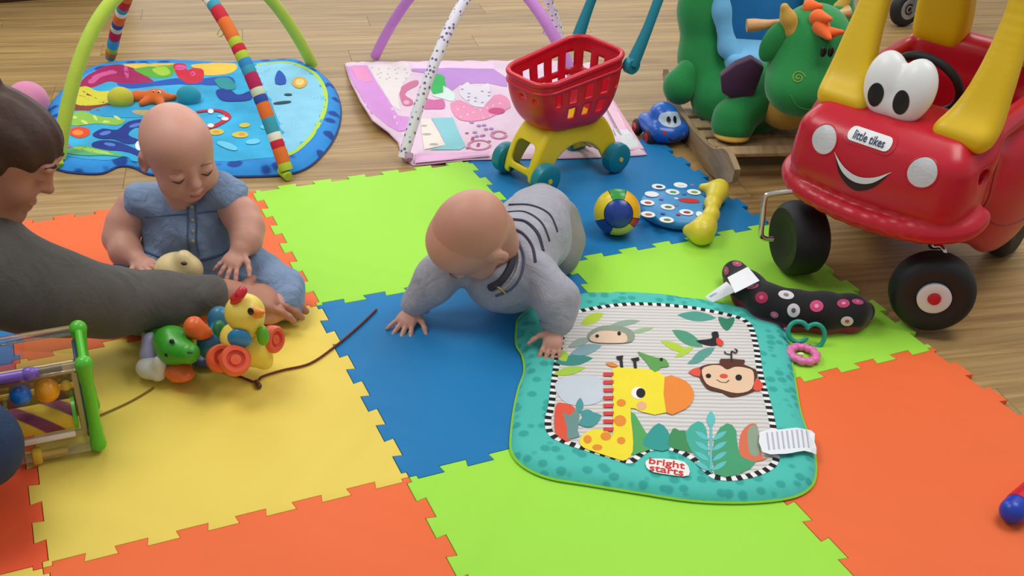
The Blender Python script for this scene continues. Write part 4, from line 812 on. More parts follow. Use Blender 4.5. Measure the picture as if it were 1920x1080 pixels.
seam('placket', [(352, 388), (353, 420), (352, 450), (358, 480)], obv, .0022, M('denim seam', '#566b8c', .9), oc); seam('placket', [(366, 386), (369, 420), (368, 450), (374, 480)], obv, .0022, MATS['denim seam'], oc)
seam('yoke_seam', [(272, 408), (310, 404), (350, 402)], obv, .0018, MATS['denim seam'], oc); seam('yoke_seam', [(370, 400), (410, 396), (442, 396)], obv, .0018, MATS['denim seam'], oc)
seam('waist_seam', [(268, 470), (310, 484), (360, 488), (410, 480), (440, 462)], obv, .003, MATS['denim seam'], oc)
for py_ in (389, 413, 434, 452):
    q = hit(obv, 361, py_, .001); 
    if q: obj('button', ball(q, (.005, .003, .005), 10, 6), M('button pale', '#a8a49c', .4), oc, 180, False)

# --- baby crawling in a grey knit
t = thing('person', 'baby in grey striped knit crawling towards the jungle mat', 'person', Z(930, 560, 0))
S2 = skin('skin baby fair', '#d09a86'); h2 = Head(Z(888, 441, .232), facing(cv(-.56, -.66, -.47), cv(-.55, .14, .8)))
B = Body(); baby_head(B, h2, 1.02)
ch = Z(948, 512, .095); sL, sR = Z(850, 494, .125), Z(1008, 520, .125)
B.cone(h2.p(0, .03, -.045), ch, .036, .045, .02); B.chain([(ch, .05), (Z(985, 470, .095), .055), (Z(1018, 425, .085), .055)], .03)
wL, wR = Z(776, 578, .024), Z(1043, 616, .052)
B.chain([(sL, .034), (Z(808, 535, .085), .03), (wL, .02)], .012); hand(B, wL, Z(752, 616, .006)-wL, cv(.05, .55, .8), -1, .088, 7, 14, 12)
B.chain([(sR, .034), (Z(1046, 568, .095), .03), (wR, .02)], .012); hand(B, wR, Z(1034, 652, .030)-wR, cv(.05, .6, .8), 1, .080, 8, 7, 14)
B.chain([(Z(1012, 425, .075), .04), (Z(1042, 462, .05), .034), (Z(1048, 445, .035), .026), (Z(1060, 456, .03), .02)], .02)
bo = obj('body', B.mesh(.0027), S2, t, 180, False); baby_face(t, bo, h2, 1.02, S2)
hc = Body(); q = 1.02
h2.e(hc, 0, .014*q, .024*q, A((.0704, .0862, .0744))*q); h2.e(hc, 0, -.07, -.03, A((.085, .075, .075)), .02, True); h2.e(hc, 0, -.02, -.075, A((.1, .1, .05)), .02, True)
FUZ = skin('hair fuzz brown', '#ca937d', .12); obj('hair', hc.mesh(.003), FUZ, t, 180, False)
kb = Body(); kb.chain([(Z(938, 510, .105), .08), (Z(962, 482, .12), .088), (Z(995, 440, .105), .088), (Z(1012, 412, .10), .082)], .03).ell(Z(955, 530, .095), (.085, .06, .06), .03)
kb.chain([(sL, .048), (Z(812, 530, .09), .043), (Z(779, 570, .035), .031)], .025); kb.chain([(sR, .05), (Z(1044, 563, .10), .044), (Z(1043, 604, .062), .033)], .025)
kb.cone(h2.p(0, .02, -.06), h2.p(0, -.03, -.05), .062, .055, .01, True)
def knit(P): return folds(.0036, 50, 2)(P)
ko = obj('knit_jumper', kb.mesh(.0035, knit), KNIT, t, 180, False); ROOT[ko] = ROOT[t]
kbv = BVHTree.FromPolygons([v.co.copy()+ROOT[t] for v in ko.data.vertices], [tuple(p.vertices) for p in ko.data.polygons])
DST = M('knit charcoal', '#3d3c48', .95, .5, 420, .1, 40)
for L, r in (([(952, 398), (985, 398), (1015, 418), (1030, 452)], .0038), ([(957, 412), (985, 416), (1008, 438), (1018, 470)], .0046), ([(958, 428), (980, 438), (998, 462), (1004, 492)], .0036), ([(955, 384), (995, 385), (1030, 402), (1045, 435)], .0036)):
    seam('knit_stripe', L, kbv, r, DST, ko, -.0008)
for L, r, m_ in (([(954, 455), (962, 480), (955, 505), (938, 528), (918, 540)], .008, DST), ([(964, 452), (974, 482), (968, 512), (950, 536), (926, 549)], .0045, KNIT), ([(972, 452), (983, 484), (977, 517), (958, 542), (930, 555)], .0026, M('knit bluegrey', '#5a6078', .95, .5, 420))):
    seam('collar_band', L, kbv, r, m_, ko, .001)
seam('zip', [(930, 533), (940, 540), (948, 548)], kbv, .0022, M('zip brass', '#b09a5a', .4, metal=.7), ko, .006)
for a_, b_, r_ in ((Z(783, 564, .042), Z(778, 573, .031), .0335), (Z(1043, 600, .066), Z(1043, 609, .056), .0355)): obj('cuff', tube([a_, b_], [r_, r_*.97], 20, 1), M('knit cuff', '#98979f', .95, .6, 420), ko, 60, False)
pb = Body().chain([(Z(1008, 415, .09), .078), (Z(1030, 430, .075), .075), (Z(1045, 455, .06), .055), (Z(1048, 478, .05), .05)], .03).cone(Z(1000, 400, .07), Z(1015, 380, .05), .06, .05, .03)
pb.chain([(Z(1005, 425, .08), .06), (Z(985, 455, .055), .05), (Z(1015, 410, .036), .038), (Z(1032, 392, .032), .034)], .02)
obj('trousers', pb.mesh(.004, folds(.002, 50, 4)), M('trouser grey', '#8d8a84', .92, .4, 400, .12, 30, sheen=.2), t, 180, False)
sk = Body().chain([(Z(1048, 442, .035), .032), (Z(1062, 458, .03), .029), (Z(1066, 470, .026), .025)], .02); obj('sock', sk.mesh(.003), M('sock cream', '#cfc8a2', .95, .4, 400, .1, 30), t, 180, False)

# --- woman leaning in from the left
t = thing('person', 'woman with brown hair in a bun and grey sweater reaching to the toys', 'person', (-1.12, 1.5, 0))
S3 = skin('skin woman', '#b98068'); h3 = Head(Y(2, 282, 1.76), facing(cv(.80, -.46, -.38), cv(.44, .82, .36)))
B = Body(); e = lambda x, y, z, r, k=.015, sub=False: h3.e(B, x, y, z, A(r), k, sub)
e(0, .015, .022, (.070, .090, .078)); e(0, -.03, .015, (.060, .056, .066), .03); e(0, -.035, -.05, (.054, .05, .062), .03); e(0, -.07, -.1, (.022, .02, .02), .025)
h3.n(B, (0, -.085, .008), (0, -.099, -.022), .006, .0075, .014); e(0, -.0995, -.026, (.0095, .009, .007), .01); e(0, -.09, -.026, (.013, .008, .007), .008)
for s_ in (1, -1):
    e(s_*.032, -.094, .006, (.018, .012, .009), .014, True); e(s_*.031, -.078, .006, (.016, .012, .01), .006); e(s_*.03, -.084, .028, (.022, .01, .008), .016); e(s_*.034, -.062, -.035, (.024, .024, .026), .02); e(s_*.074, .012, -.008, (.008, .017, .029), .008)
e(0, -.085, -.062, (.02, .009, .006), .006); e(0, -.083, -.075, (.018, .009, .007), .006)
nk = h3.p(0, .02, -.12); B.cone(h3.p(0, .02, -.04), nk, .05, .052, .03)
shd = Y(-25, 505, 1.69); B.cone(nk, shd, .055, .07, .03)
wr = Y(418, 551, 1.885); B.chain([(shd, .06), (Y(140, 556, 1.74), .05), (Y(330, 560, 1.84), .034), (wr, .026), (Y(440, 550, 1.893), .025)], .02)
hand(B, Y(432, 550, 1.89), Y(520, 562, 1.915)-Y(432, 550, 1.89), cv(.15, .8, .58), -1, .165, 15, 5, 14, .008, .92)
bo = obj('body', B.mesh(.0035), S3, t, 180, False); ROOT[bo] = ROOT[t]
for s_ in (1, -1):
    obj('eyelash', tube([h3.p(s_*(.031+dx), -.0885+abs(dx+.004)*.75, .0015+dz) for dx, dz in ((-.014, .002), (0, -.001), (.014, .003))], [.0008, .0018, .0008], 6, 4), M('lash brown', '#4a2d24', .7), bo, 60, False)
    obj('eyebrow', tube([h3.p(s_*(.032+dx), -.0945+abs(dx+.004)*.75, .033+dz) for dx, dz in ((-.017, -.001), (0, .003), (.018, -.002))], [.0012, .0026, .0012], 6, 4), M('brow brown', '#3a2318', .8), bo, 60, False)
HAIR = M('hair brown', '#43291c', .55, .6, 90, .3, 26, spec=.5)
hb_ = Body(); ee = lambda x, y, z, r, k=.015, sub=False: h3.e(hb_, x, y, z, A(r), k, sub)
ee(0, .022, .026, (.077, .097, .085)); ee(0, .045, -.02, (.078, .075, .08), .03)
ee(0, -.028, .04, (.066, .062, .054), .03); ee(0, -.120, -.036, (.11, .064, .082), .02, True); ee(.0, -.08, -.125, (.12, .085, .075), .02, True)
ee(0, .082, .086, (.042, .042, .040), .008)
hair = obj('hair', hb_.mesh(.004, lambda P: .0016*np.sin(((P-h3.c)@h3.m)[:, 0]*190+6*np.sin(((P-h3.c)@h3.m)[:, 2]*22))), HAIR, t, 180, False)
sw_ = Body(); sw_.chain([(Y(-30, 512, 1.68), .098), (Y(60, 540, 1.705), .082), (Y(130, 556, 1.735), .072), (Y(210, 566, 1.77), .063), (Y(300, 562, 1.815), .053), (Y(395, 553, 1.87), .040)], .03)
sw_.ell((-1.12, 1.60, .26), (.15, .13, .20), .06, rot=Ry(18)).ell((-1.17, 1.52, .12), (.17, .15, .12), .06).cone(nk+A((-.02, .02, -.02)), shd, .07, .08, .04)
sw_.chain([((-1.22, 1.70, .36), .075), ((-1.33, 1.66, .2), .06), ((-1.34, 1.72, .06), .05)], .04)
SWM = M('sweater grey', '#5c5853', .95, .5, 420, .14, 40, sheen=.25, wrk=.5, wsc=9)
def slv(P):
    a = np.clip((P[:, 0]+1.0)/.5, 0, 1); return folds(.004, 34, 1)(P)*(1-.75*a)
so = obj('sweater', sw_.mesh(.0045, slv), SWM, t, 180, False)
JN = M('jeans navy', '#243a5c', .9, .5, 420, .2, 30, wrk=.4, wsc=10)
jb = Body().chain([((-1.24, 1.42, .12), .12), (Y(-78, 828, 1.33), .075), (Y(-44, 838, 1.31), .062)], .04).chain([(Y(-44, 838, 1.31), .060), ((-1.02, 1.12, .06), .052), ((-1.2, 1.02, .05), .045)], .03)
obj('jeans', jb.mesh(.006, folds(.002, 40, 3)), JN, t, 180, False)
# ---------------------------------------------------------------- small toys
# --- panelled ball
bc = Z(1157, 398, .058); bt_ = thing('toy_ball', 'small panelled ball in blue, yellow, green and red', 'ball', (bc.x, bc.y, .0)); br2 = .0585; bc = A((bc.x, bc.y, br2))
ax = cv(-.02, -.15, .95); bm_ = np.array(frame(ax, A(CAMR)))[:3, :3]
def sphpatch(th0, th1, ph0, ph1, r):
    n1, n2 = 10, 12; v, f = [], []
    for i in range(n1+1):
        for j in range(n2+1):
            th = R_(th0+(th1-th0)*i/n1); ph = R_(ph0+(ph1-ph0)*j/n2); v.append(bc+bm_@A((r*math.sin(th)*math.cos(ph), r*math.sin(th)*math.sin(ph), r*math.cos(th))))
    for i in range(n1):
        for j in range(n2): a = i*(n2+1)+j; f.append((a, a+n2+1, a+n2+2, a+1))
    return v, f
obj('core', ball(bc, br2-.0015, 32, 20), plast('ball seam', '#2a2f5c'), bt_, 180, False)
obj('end_cap', sphpatch(0.5, 37, 0, 360, br2), plast('ball blue', '#1f3f96', .25), bt_, 180, False); obj('end_cap', sphpatch(143, 179.5, 0, 360, br2), MATS['ball blue'], bt_, 180, False)
for (p0, p1), c_ in zip(((70, 112), (114, 200), (202, 248), (250, 318), (320, 344), (-14, 68)), ('#2f9440', '#e2cd2c', '#1f3f96', '#d9c83a', '#c02a24', '#f0b416')):
    obj('panel', sphpatch(38, 142, p0, p1, br2), plast('ball '+c_, c_, .25), bt_, 180, False)
# --- round flat toy with a bone-shaped yellow handle
rt = thing('round_activity_toy', 'round blue picture toy with yellow bone-shaped handle', 'toy', Z(1290, 400, 0))
dc = Z(1270, 386, .026); RB = plast('disc blue', '#3d93cc', .4)
obj('disc', xf(lathe([(.001, -.024), (.09, -.024), (.100, -.018), (.103, -.008), (.101, .0), (.094, .0055), (.05, .0075), (.001, .008)], 48, False), T(*dc) @ Sc(.98, .98, 1)), RB, rt, 60, False)
def spot(px, py, rx, ry, col, name, parent, off):
    z0 = .0345+off; return obj(name, xf(lathe([(1, -.4), (1, .3), (.9, .5), (.001, .55)], 18, False), Matrix.Translation(Z(px, py, z0)) @ Sc(rx, ry, .0012)), ink(col), parent, 60, False)
for i, (x, y, c_, s2) in enumerate([(1235,350,'#2a3a5a',.0),(1276,347,'#d8e8e0',0),(1222,364,'#e8ecec',1),(1261,360,'#4a9a5a',0),(1301,360,'#7aa03a',0),(1214,380,'#c8423a',0),(1252,388,'#5a7a3a',0),(1287,398,'#a03a2a',0),(1215,402,'#b8703a',0),(1250,412,'#7a8a3a',0),(1312,402,'#d8e8c8',1)]):
    w2 = spot(x, y, .0185 if i != 10 else .01, .0165, '#e9edf0', 'picture_button', rt, 0); ROOT[w2] = ROOT[rt]
    if not s2: spot(x+1, y, .009, .006, c_, 'picture', w2, .0012)
spot(1292, 376, .028, .014, '#c2322c', 'red_button', rt, 0)
for x, y, c_ in ((1240,374,'#7a4a9a'),(1272,402,'#c03a3a'),(1268,372,'#e8e4f0'),(1243,400,'#4a5ac0'),(1283,364,'#2f6fc0'),(1268,385,'#a06a9a'),(1298,347,'#9a70b0')): spot(x, y, .006, .005, c_, 'letter_spot', rt, 0)
hb2 = Body().chain([(Z(1345, 362, .03), .030), (Z(1336, 382, .034), .018), (Z(1334, 402, .036), .017), (Z(1322, 424, .032), .026), (Z(1316, 436, .03), .032)], .02)
hb2.cone(Z(1345, 355, .03), Z(1318, 352, .026), .022, .012, .02).cone(Z(1312, 434, .03), Z(1290, 432, .024), .024, .014, .02).ell(Z(1350, 352, .03), (.022, .022, .022), .02)
obj('handle', hb2.mesh(.004), plast('handle yellow', '#e3d23a', .35), rt, 180, False)
obj('gap_shade', xf(ball((0, 0, 0), (.018, .028, .006), 16, 8), Matrix.Translation(Z(1327, 391, .030)) @ Rz(-10)), plast('gap shade black', '#14181c'), rt, 180, False)  # solid black lump, stands in for the shade in the gap between disc and handle
# --- blue toy car with a face
cc_ = Z(1248, 272, FZ); bcar = thing('blue_toy_car', 'small blue smiling toy car with red wheels by the dragon', 'toy car', (cc_.x-.004, cc_.y+.03, FZ), 20)
bcar.scale = (.9, .9, .9); CBL = plast('toy car blue', '#1f62c4', .25); cbm = Body().box((0, .03, .042), (.062, .075, .032), .028, .02).ell((0, -.025, .045), (.06, .05, .036), .02).ell((0, .02, .085), (.048, .055, .042), .02).cone((-.045, -.035, .05), (-.045, .06, .05), .022, .022, .02).cone((.045, -.035, .05), (.045, .06, .05), .022, .022, .02)
cgm = cbm.mesh(.004); cbo = obj('body', cgm, CBL, bcar, 180); cbv = BVHTree.FromPolygons([Vector(q) for q in cgm[0]], cgm[1]); mpf = lambda a, b: (a, -.3, b); dfw = (0, 1, 0)
ws = obj('windscreen', decal(spline([(-.036, .079), (-.03, .105), (0, .113), (.03, .105), (.036, .079), (0, .072)], 4, True), cbv, mpf, dfw, .001, .006), M('screen pale', '#b9cbe0', .3), bcar, 60)
for x in (-.010, .012): obj('eye', decal(circ(x, .090, .0065, .011, 16), cbv, mpf, dfw, .0022, .004), M('bead black', '#101214', .25), ws, 60)
obj('smile', decal(spline([(-.02, .043), (0, .034), (.02, .043), (.012, .029), (0, .025), (-.012, .029)], 4, True), cbv, mpf, dfw, .001, .004), M('smile navy', '#142048', .4), bcar, 60)
for x, z, c_ in ((-.034, .058, '#c8303a'), (.036, .05, '#8a5ac0')): obj('cheek_dot', decal(circ(x, z, .006, .006, 12), cbv, mpf, dfw, .001, .004), ink(c_), bcar, 60)
for sx in (-1, 1):
    for y in (-.02, .075):
        w2 = obj('wheel', xf(lathe([(.004, -.012), (.022, -.012), (.027, -.007), (.027, .007), (.022, .012), (.004, .012)], 24), T(sx*.064, y, .027) @ Ry(90)), M('toy tyre', '#22242c', .5), bcar); obj('hub', xf(lathe([(.016, -.0135), (.016, .0135)], 18), T(sx*.064, y, .027) @ Ry(90)), plast('hub red', '#cf2f38'), w2)
# --- black flowered tummy pillow, tag, links and teether
tp = thing('flowered_pillow', 'black curved baby pillow with pink and white flowers', 'pillow', Z(1500, 600, 0)); pr = [((1378, 512), .030), ((1402, 540), .036), ((1440, 568), .039), ((1490, 580), .040), ((1545, 584), .041), ((1595, 585), .037), ((1618, 584), .026)]
pb_ = Body().chain([(Z(a, b, r), r) for (a, b), r in pr], .02); pg = pb_.mesh(.004); po_ = obj('cover', pg, M('cloth black', '#17161a', .9, .4, 500, .2, 30, sheen=.2), tp, 180, False)
ub = Body().chain([(Z(a-3, b+13, r*.6), r*.80) for (a, b), r in pr], .02); ug = ub.mesh(.004); ug[0][:, 2] = np.maximum(ug[0][:, 2], .0006); obj('underside', ug, fab('cloth crimson', '#8e1f3c'), tp, 180, False)
pbv = BVHTree.FromPolygons([Vector(q) for q in pg[0]], pg[1])
def camdecal(px, py, rx, ry, bv, off, rot=0, n=18):
    v, f = fill(circ(px, py, rx, ry, n, rot), max(2.2, rx*.35)); out = [hit(bv, a, b, off) for a, b in v]
    if any(o is None for o in out):
        ok = [i for i, o in enumerate(out) if o is not None]; mp2 = {i: k for k, i in enumerate(ok)}; f = [tuple(mp2[i] for i in q) for q in f if all(i in mp2 for i in q)]; out = [out[i] for i in ok]
    return A([tuple(o) for o in out]), f
for x, y, rx, ry, c1, c2, ro in ((1428,558,12,11,'#a3284e','#e0567e',0),(1474,553,15,8,'#dcd6d8','#8a8488',10),(1488,582,12,13,'#dcd6d8','#5c585c',0),(1531,574,13,11,'#d94f84','#f0a0bc',0),(1581,569,12,8,'#c84a7c','#f0a0bc',0),(1588,602,12,9,'#dcd6d8','#c8506a',0),(1411,537,12,5,'#d06a90','#e89ab4',-12),(1382,495,9,5,'#b0506c','#c87a94',10),(1362,508,5,8,'#b0506c','#c87a94',0),(1452,590,8,6,'#d06a90','#e89ab4',20),(1608,566,11,5,'#c04a78','#d87a9c',10)):
    g = camdecal(x, y, rx, ry, pbv, .0008, ro)
    if len(g[1]): 
        fo = obj('flower', g, ink(c1), tp, 0, False); ROOT[fo] = ROOT[tp]; g2 = camdecal(x, y, rx*.35, ry*.35, pbv, .0016, ro, 10)
        if len(g2[1]): obj('flower_centre', g2, ink(c2), fo, 0, False)
def sheet(P4, nx, ny, bow=0, mid=None):
    a, b, c, d = [A(q) for q in P4]; v = []; f = []
    for i in range(nx+1):
        for j in range(ny+1):
            s_, t2 = i/nx, j/ny; v.append((a*(1-s_)+b*s_)*(1-t2)+(d*(1-s_)+c*s_)*t2+A((0, 0, bow*math.sin(pi*s_)*math.sin(pi*min(1, t2*1.0)))))
    for i in range(nx):
        for j in range(ny): k = i*(ny+1)+j; f.append((k, k+ny+1, k+ny+2, k+1))
    return v, f
TAGW = MATS['tag white']
def slab(g, th): 
    v = A(g[0]); n = len(v); 
    from collections import Counter
    cnt = Counter(); 
    for q in g[1]:
        for i in range(4): cnt[tuple(sorted((q[i], q[(i+1) % 4])))] += 1
    f = list(g[1])+[tuple(i+n for i in q[::-1]) for q in g[1]]
    for q in g[1]:
        for i in range(4):
            a, b = q[i], q[(i+1) % 4]
            if cnt[tuple(sorted((a, b)))] == 1: f.append((b, a, a+n, b+n))
    return np.r_[v, v-A((0, 0, th))], f
obj('care_tag', slab(sheet([Z(1364, 520, .072), Z(1402, 500, .078), Z(1424, 526, .086), Z(1378, 549, .075)], 8, 8, .004), .001), TAGW, tp, 40, False)
t2 = obj('care_tag', slab(sheet([Z(1322, 556, .012), Z(1362, 528, .045), Z(1382, 545, .05), Z(1334, 568, .012)], 8, 6, .006), .001), TAGW, tp, 40, False); ROOT[t2] = ROOT[tp]
obj('tag_print', slab(sheet([Z(1330, 555, .019), Z(1352, 541, .035), Z(1360, 550, .036), Z(1340, 560, .019)], 6, 4, .004), .0004), ink('#b7b4c8'), t2, 0, False)
def ringpts(px, py, z, R, tilt, a0=0, a1=360, n=24, sy=1):
    c = Z(px, py, z); m = np.array(Rx(tilt))[:3, :3]; return [A(c)+m@A((R*math.cos(R_(a)), sy*R*math.sin(R_(a)), 0)) for a in np.linspace(a0, a1, n)]
lt = thing('teal_link_ring', 'teal plastic link rings hooked to the flowered pillow', 'link ring', Z(1512, 640, 0)); TL = plast('link teal', '#1fa08c')
obj('link', tube(ringpts(1497, 622, .030, .022, 60, 20, 330), .005, 10, 1), TL, lt, 60, False); obj('link', tube(ringpts(1527, 630, .020, .022, 70, -120, 150, 22, 1.2), .005, 10, 1), TL, lt, 60, False)
tt = thing('pink_teether', 'pink scalloped teething ring beside the jungle mat', 'teether', Z(1507, 665, 0)); c0 = Z(1506, 664, .009); PKM = plast('teether pink', '#ee7fb8', .35)
lp_ = []
for k in range(72): a = 2*pi*k/72; r = .0275+.0022*math.cos(10*a); lp_.append((c0.x+r*math.cos(a), c0.y+r*math.sin(a), c0.z))
obj('ring', tube(lp_, .0082, 10, 1, True), PKM, tt, 60, False); obj('bead', ball(c0+Vector((-.004, .002, -.002)), (.008, .005, .004), 12, 8), M('bead pearl', '#e8f0b8', .3), tt, 180, False)
t3 = thing('pink_loop', 'small pink loop peeking between pillow and jungle mat', 'loop', Z(1468, 606, 0)); obj('strap', tube(ringpts(1464, 605, .02, .018, 70, -60, 120), .005, 8, 1), PKM, t3, 60, False)
# --- yellow duck pull toy
dk = thing('duck_pull_toy', 'yellow duck pull toy with red comb and orange wheels', 'pull toy', Z(468, 690, 0)); DY = plast('duck yellow', '#f0d65a', .35); OR = plast('wheel coral', '#e8603a', .35); DG = plast('duck green', '#63b52c', .3); DB = plast('duck blue', '#2f86c0', .2)
hd_c = Y(459, 586, 1.72); bd_c = Y(468, 644, 1.735)
db = Body().ell(bd_c, (.044, .042, .044), .02).ell(Vector(bd_c)+Vector((-.018, .0, .012)), (.036, .034, .024), .02).cone(bd_c, Y(497, 678, 1.73), .03, .016, .02).cone(bd_c, Y(430, 625, 1.74), .026, .010, .02)
obj('body', db.mesh(.003), DY, dk, 180, False); dh = Body().ell(hd_c, (.035, .034, .033), .02).cone(hd_c, Y(466, 608, 1.72), .03, .026, .02); ho = obj('head', dh.mesh(.003), DY, dk, 180, False); ROOT[ho] = ROOT[dk]
obj('comb', Body().chain([(Y(440, 566, 1.71), .0085), (Y(446, 557, 1.71), .0085), (Y(455, 545, 1.71), .009)], .003).ell(Y(441, 560, 1.705), .0095, .004).ell(Y(450, 552, 1.705), .0095, .004).mesh(.002), plast('comb red', '#cf2436'), ho, 180, False)
obj('beak', Body().cone(Y(481, 586, 1.695), Y(494, 585, 1.685), .011, .004, .004).ell(Y(487, 592, 1.69), (.008, .007, .004), .004).mesh(.002), plast('beak orange', '#f0903a'), ho, 180, False)
obj('eye', ball(Y(470, 584, 1.682), (.006, .004, .008), 12, 8), M('bead black', '#101214', .25), ho, 180, False)
obj('wing_button', ball(Y(449, 635, 1.683), (.023, .010, .021), 20, 12), DB, dk, 180, False); obj('wing_button', ball(Y(493, 630, 1.70), (.012, .012, .021), 20, 12), DG, dk, 180, False)
def wheel2(px, py, y, r, w, d, mat, parent, root, hole=True):
    c = Y(px, py, y); m = Matrix.Translation(c) @ frame(cv(*d))
    ROOT[parent] = ROOT[root]; return obj('wheel', xf(lathe([(r*.42, -w), (r*.85, -w), (r, -w*.6), (r, w*.6), (r*.85, w), (r*.62, w), (r*.55, w*.45), (r*.40, w*.45), (r*.34, w*.8), (.001, w*.85)], 28, False), m), mat, parent, 40, False)
wheel2(441, 676, 1.66, .029, .014, (.35, .25, .9), OR, dk, dk); wheel2(414, 672, 1.685, .027, .013, (.5, .2, .85), OR, dk, dk); wheel2(511, 636, 1.74, .027, .012, (.9, -.05, .45), OR, dk, dk)
# --- green frog pull toy and blue companion
fg = thing('frog_pull_toy', 'green frog pull toy with orange feet and white paw', 'pull toy', Z(335, 690, 0)); FGm = plast('frog green', '#3fa02c', .32)
fh = Body().ell(Y(324, 645, 1.72), (.036, .034, .034), .02).cone(Y(330, 655, 1.70), Y(354, 662, 1.68), .030, .021, .02).ell(Y(316, 628, 1.715), .012, .01).cone(Y(318, 640, 1.73), Y(285, 630, 1.78), .024, .02, .02)
fo = obj('head', fh.mesh(.003), FGm, fg, 180, False); ROOT[fo] = ROOT[fg]
for x, y, d in ((322, 640, 1.683), (313, 665, 1.675)): obj('eye', ball(Y(x, y, d), .0048, 10, 8), M('bead black', '#101214', .25), fo, 180, False)
obj('nostril', ball(Y(356, 661, 1.659), (.006, .003, .003), 10, 6), M('frog dark', '#1d5a1c', .5), fo, 180, False)
obj('foot', Body().ell(Y(335, 697, 1.69), (.026, .024, .02), .01).ell(Y(347, 703, 1.68), (.018, .018, .01), .01).mesh(.003), plast('foot orange', '#e56a2c'), fg, 180, False)
obj('paw', Body().ell(Y(282, 690, 1.70), (.028, .024, .022), .01).ell(Y(300, 685, 1.69), (.014, .016, .022), .01).ell(Y(297, 703, 1.685), (.013, .014, .012), .01).mesh(.003), plast('paw white', '#d9d3c8', .4), fg, 180, False)
obj('arm', Body().chain([(Y(283, 640, 1.74), .018), (Y(280, 665, 1.72), .016), (Y(284, 680, 1.71), .014)], .01).mesh(.003), plast('arm lavender', '#a9a4c4', .4), fg, 180, False)
bz = thing('bird_pull_toy', 'blue and green toy with an orange beak between frog and duck', 'pull toy', Z(395, 665, 0))
obj('body', Body().ell(Y(400, 645, 1.74), (.032, .03, .034), .02).ell(Y(412, 600, 1.79), (.024, .022, .03), .02).mesh(.003), plast('bird blue', '#35789c', .35), bz, 180, False); obj('back', Body().ell(Y(412, 626, 1.745), (.014, .018, .03), .01).mesh(.003), plast('bird green', '#2f7f4a', .35), bz, 180, False)
obj('beak', Body().cone(Y(364, 612, 1.72), Y(388, 624, 1.72), .020, .011, .01).cone(Y(366, 622, 1.72), Y(376, 630, 1.71), .016, .008, .01).mesh(.003), plast('foot orange', '#e56a2c'), bz, 180, False)
obj('base', Body().ell(Z(385, 670, .015), (.03, .03, .014), .01).mesh(.003), plast('base slate', '#4a5a80', .4), bz, 180, False)
# --- strings
CORD = M('cord red brown', '#6e2418', .7, .3, 900)
sg = thing('red_pull_string', 'dark red pull string running from duck to crawling baby', 'string', Z(485, 720, 0))
obj('cord', tube([Z(396, 668, .014), Z(425, 694, .004), Z(455, 708, .003), Z(480, 716, .003), Z(492, 706, .0035), Z(530, 694, .003), Z(582, 681, .003), Z(630, 648, .003), Z(675, 610, .003), Z(706, 580, .003)], .0024, 8, 6), CORD, sg, 60, False); obj('knot_bead', Body().cone(Z(481, 716, .006), Z(486, 724, .0055), .005, .0055, .004).mesh(.0015), M('bead brown', '#5a3a1c', .4), sg, 180, False)
wobj('brown_string', tube([Z(288, 726, .003), Z(270, 738, .0025), Z(240, 755, .0025), Z(196, 775, .003), Z(170, 786, .003)], .0018, 8, 5), M('cord tan', '#8a6a2a', .7), 'thin brown string on the yellow tile by the activity cube', 'string')
# --- cream toy in the sitting baby's lap
lb_ = Body().ell(Y(333, 505, 1.95), (.048, .04, .036), .02).ell(Y(345, 486, 1.94), (.018, .018, .02), .015).ell(Y(362, 505, 1.94), (.02, .02, .025), .015)
ll = thing('cream_toy', 'cream plastic animal toy in the denim baby\'s lap', 'toy', Y(335, 540, 1.95)); lo_ = obj('body', lb_.mesh(.003), plast('toy cream', '#ecd49a', .4), ll, 180, False); obj('eye', ball(Y(345, 494, 1.912), (.007, .004, .004), 10, 6), M('bead brown', '#5a3a1c', .4), ll, 180, False)
# --- clear activity cube at the left edge
q0 = Z(187, 846, 0); cu = thing('activity_cube', 'clear activity cube with green frame, beads and striped roller', 'activity toy', (q0.x, q0.y, 0), 25)
CLR = M('clear plastic', '#f2efe6', .06, trans=.92, alpha=.55); GRNP = plast('frame green', '#58c032', .25); PRP = plast('rod purple', '#7a5ab8', .3)
Hc, Wc, Dc = .20, .205, .115
for y in (0, Dc): obj('frame_post', Body().chain([((0, y, .018), .0145), ((0, y, .05), .0105), ((0, y, Hc-.04), .0105), ((0, y, Hc-.012), .0155)], .006).mesh(.0028), GRNP, cu, 180)
obj('frame_bar', tube([(0, 0, Hc-.012), (0, Dc, Hc-.012)], .007, 10, 1), GRNP, cu); obj('frame_bar', tube([(0, 0, .015), (0, Dc, .015)], .010, 10, 1), GRNP, cu)
for y in (0, Dc): obj('frame_post', tube([(-Wc, y, .004), (-Wc, y, Hc)], .011, 10, 1), plast('frame coral', '#e0573a', .3), cu)
for y, z, m_ in ((0, Hc-.012, PRP), (Dc, Hc-.012, PRP), (0, .016, CLR), (Dc, .016, CLR)): obj('clear_rod', tube([(-Wc, y, z), (-.012, y, z)], .0085, 12, 1), CLR if m_ is CLR else CLR, cu); 
obj('rod_sleeve', tube([(-Wc, 0, Hc-.012), (-.07, 0, Hc-.012)], .0088, 12, 1), PRP, cu); obj('rod_clip', box((-.10, 0, .018), (.016, .022, .026), .004), plast('clip yellow', '#e0b83a'), cu); obj('rod_clip', Body().ell((-.085, 0, Hc-.012), (.014, .012, .013)).mesh(.003), PRP, cu, 180)
obj('rod_sleeve', tube([(-.092, 0, .018), (-.05, 0, .018)], .006, 10, 1), MATS['clip yellow'], cu)
fp = .018; PB = plast('panel tan', '#cbb784', .4)
obj('front_panel', join(box((-.09, fp, .176), (.15, .008, .024), .003), box((-.165, fp, .10), (.012, .008, .13), .003), box((-.018, fp, .10), (.010, .008, .13), .003), box((-.09, fp, .036), (.15, .008, .012), .003)), PB, cu)
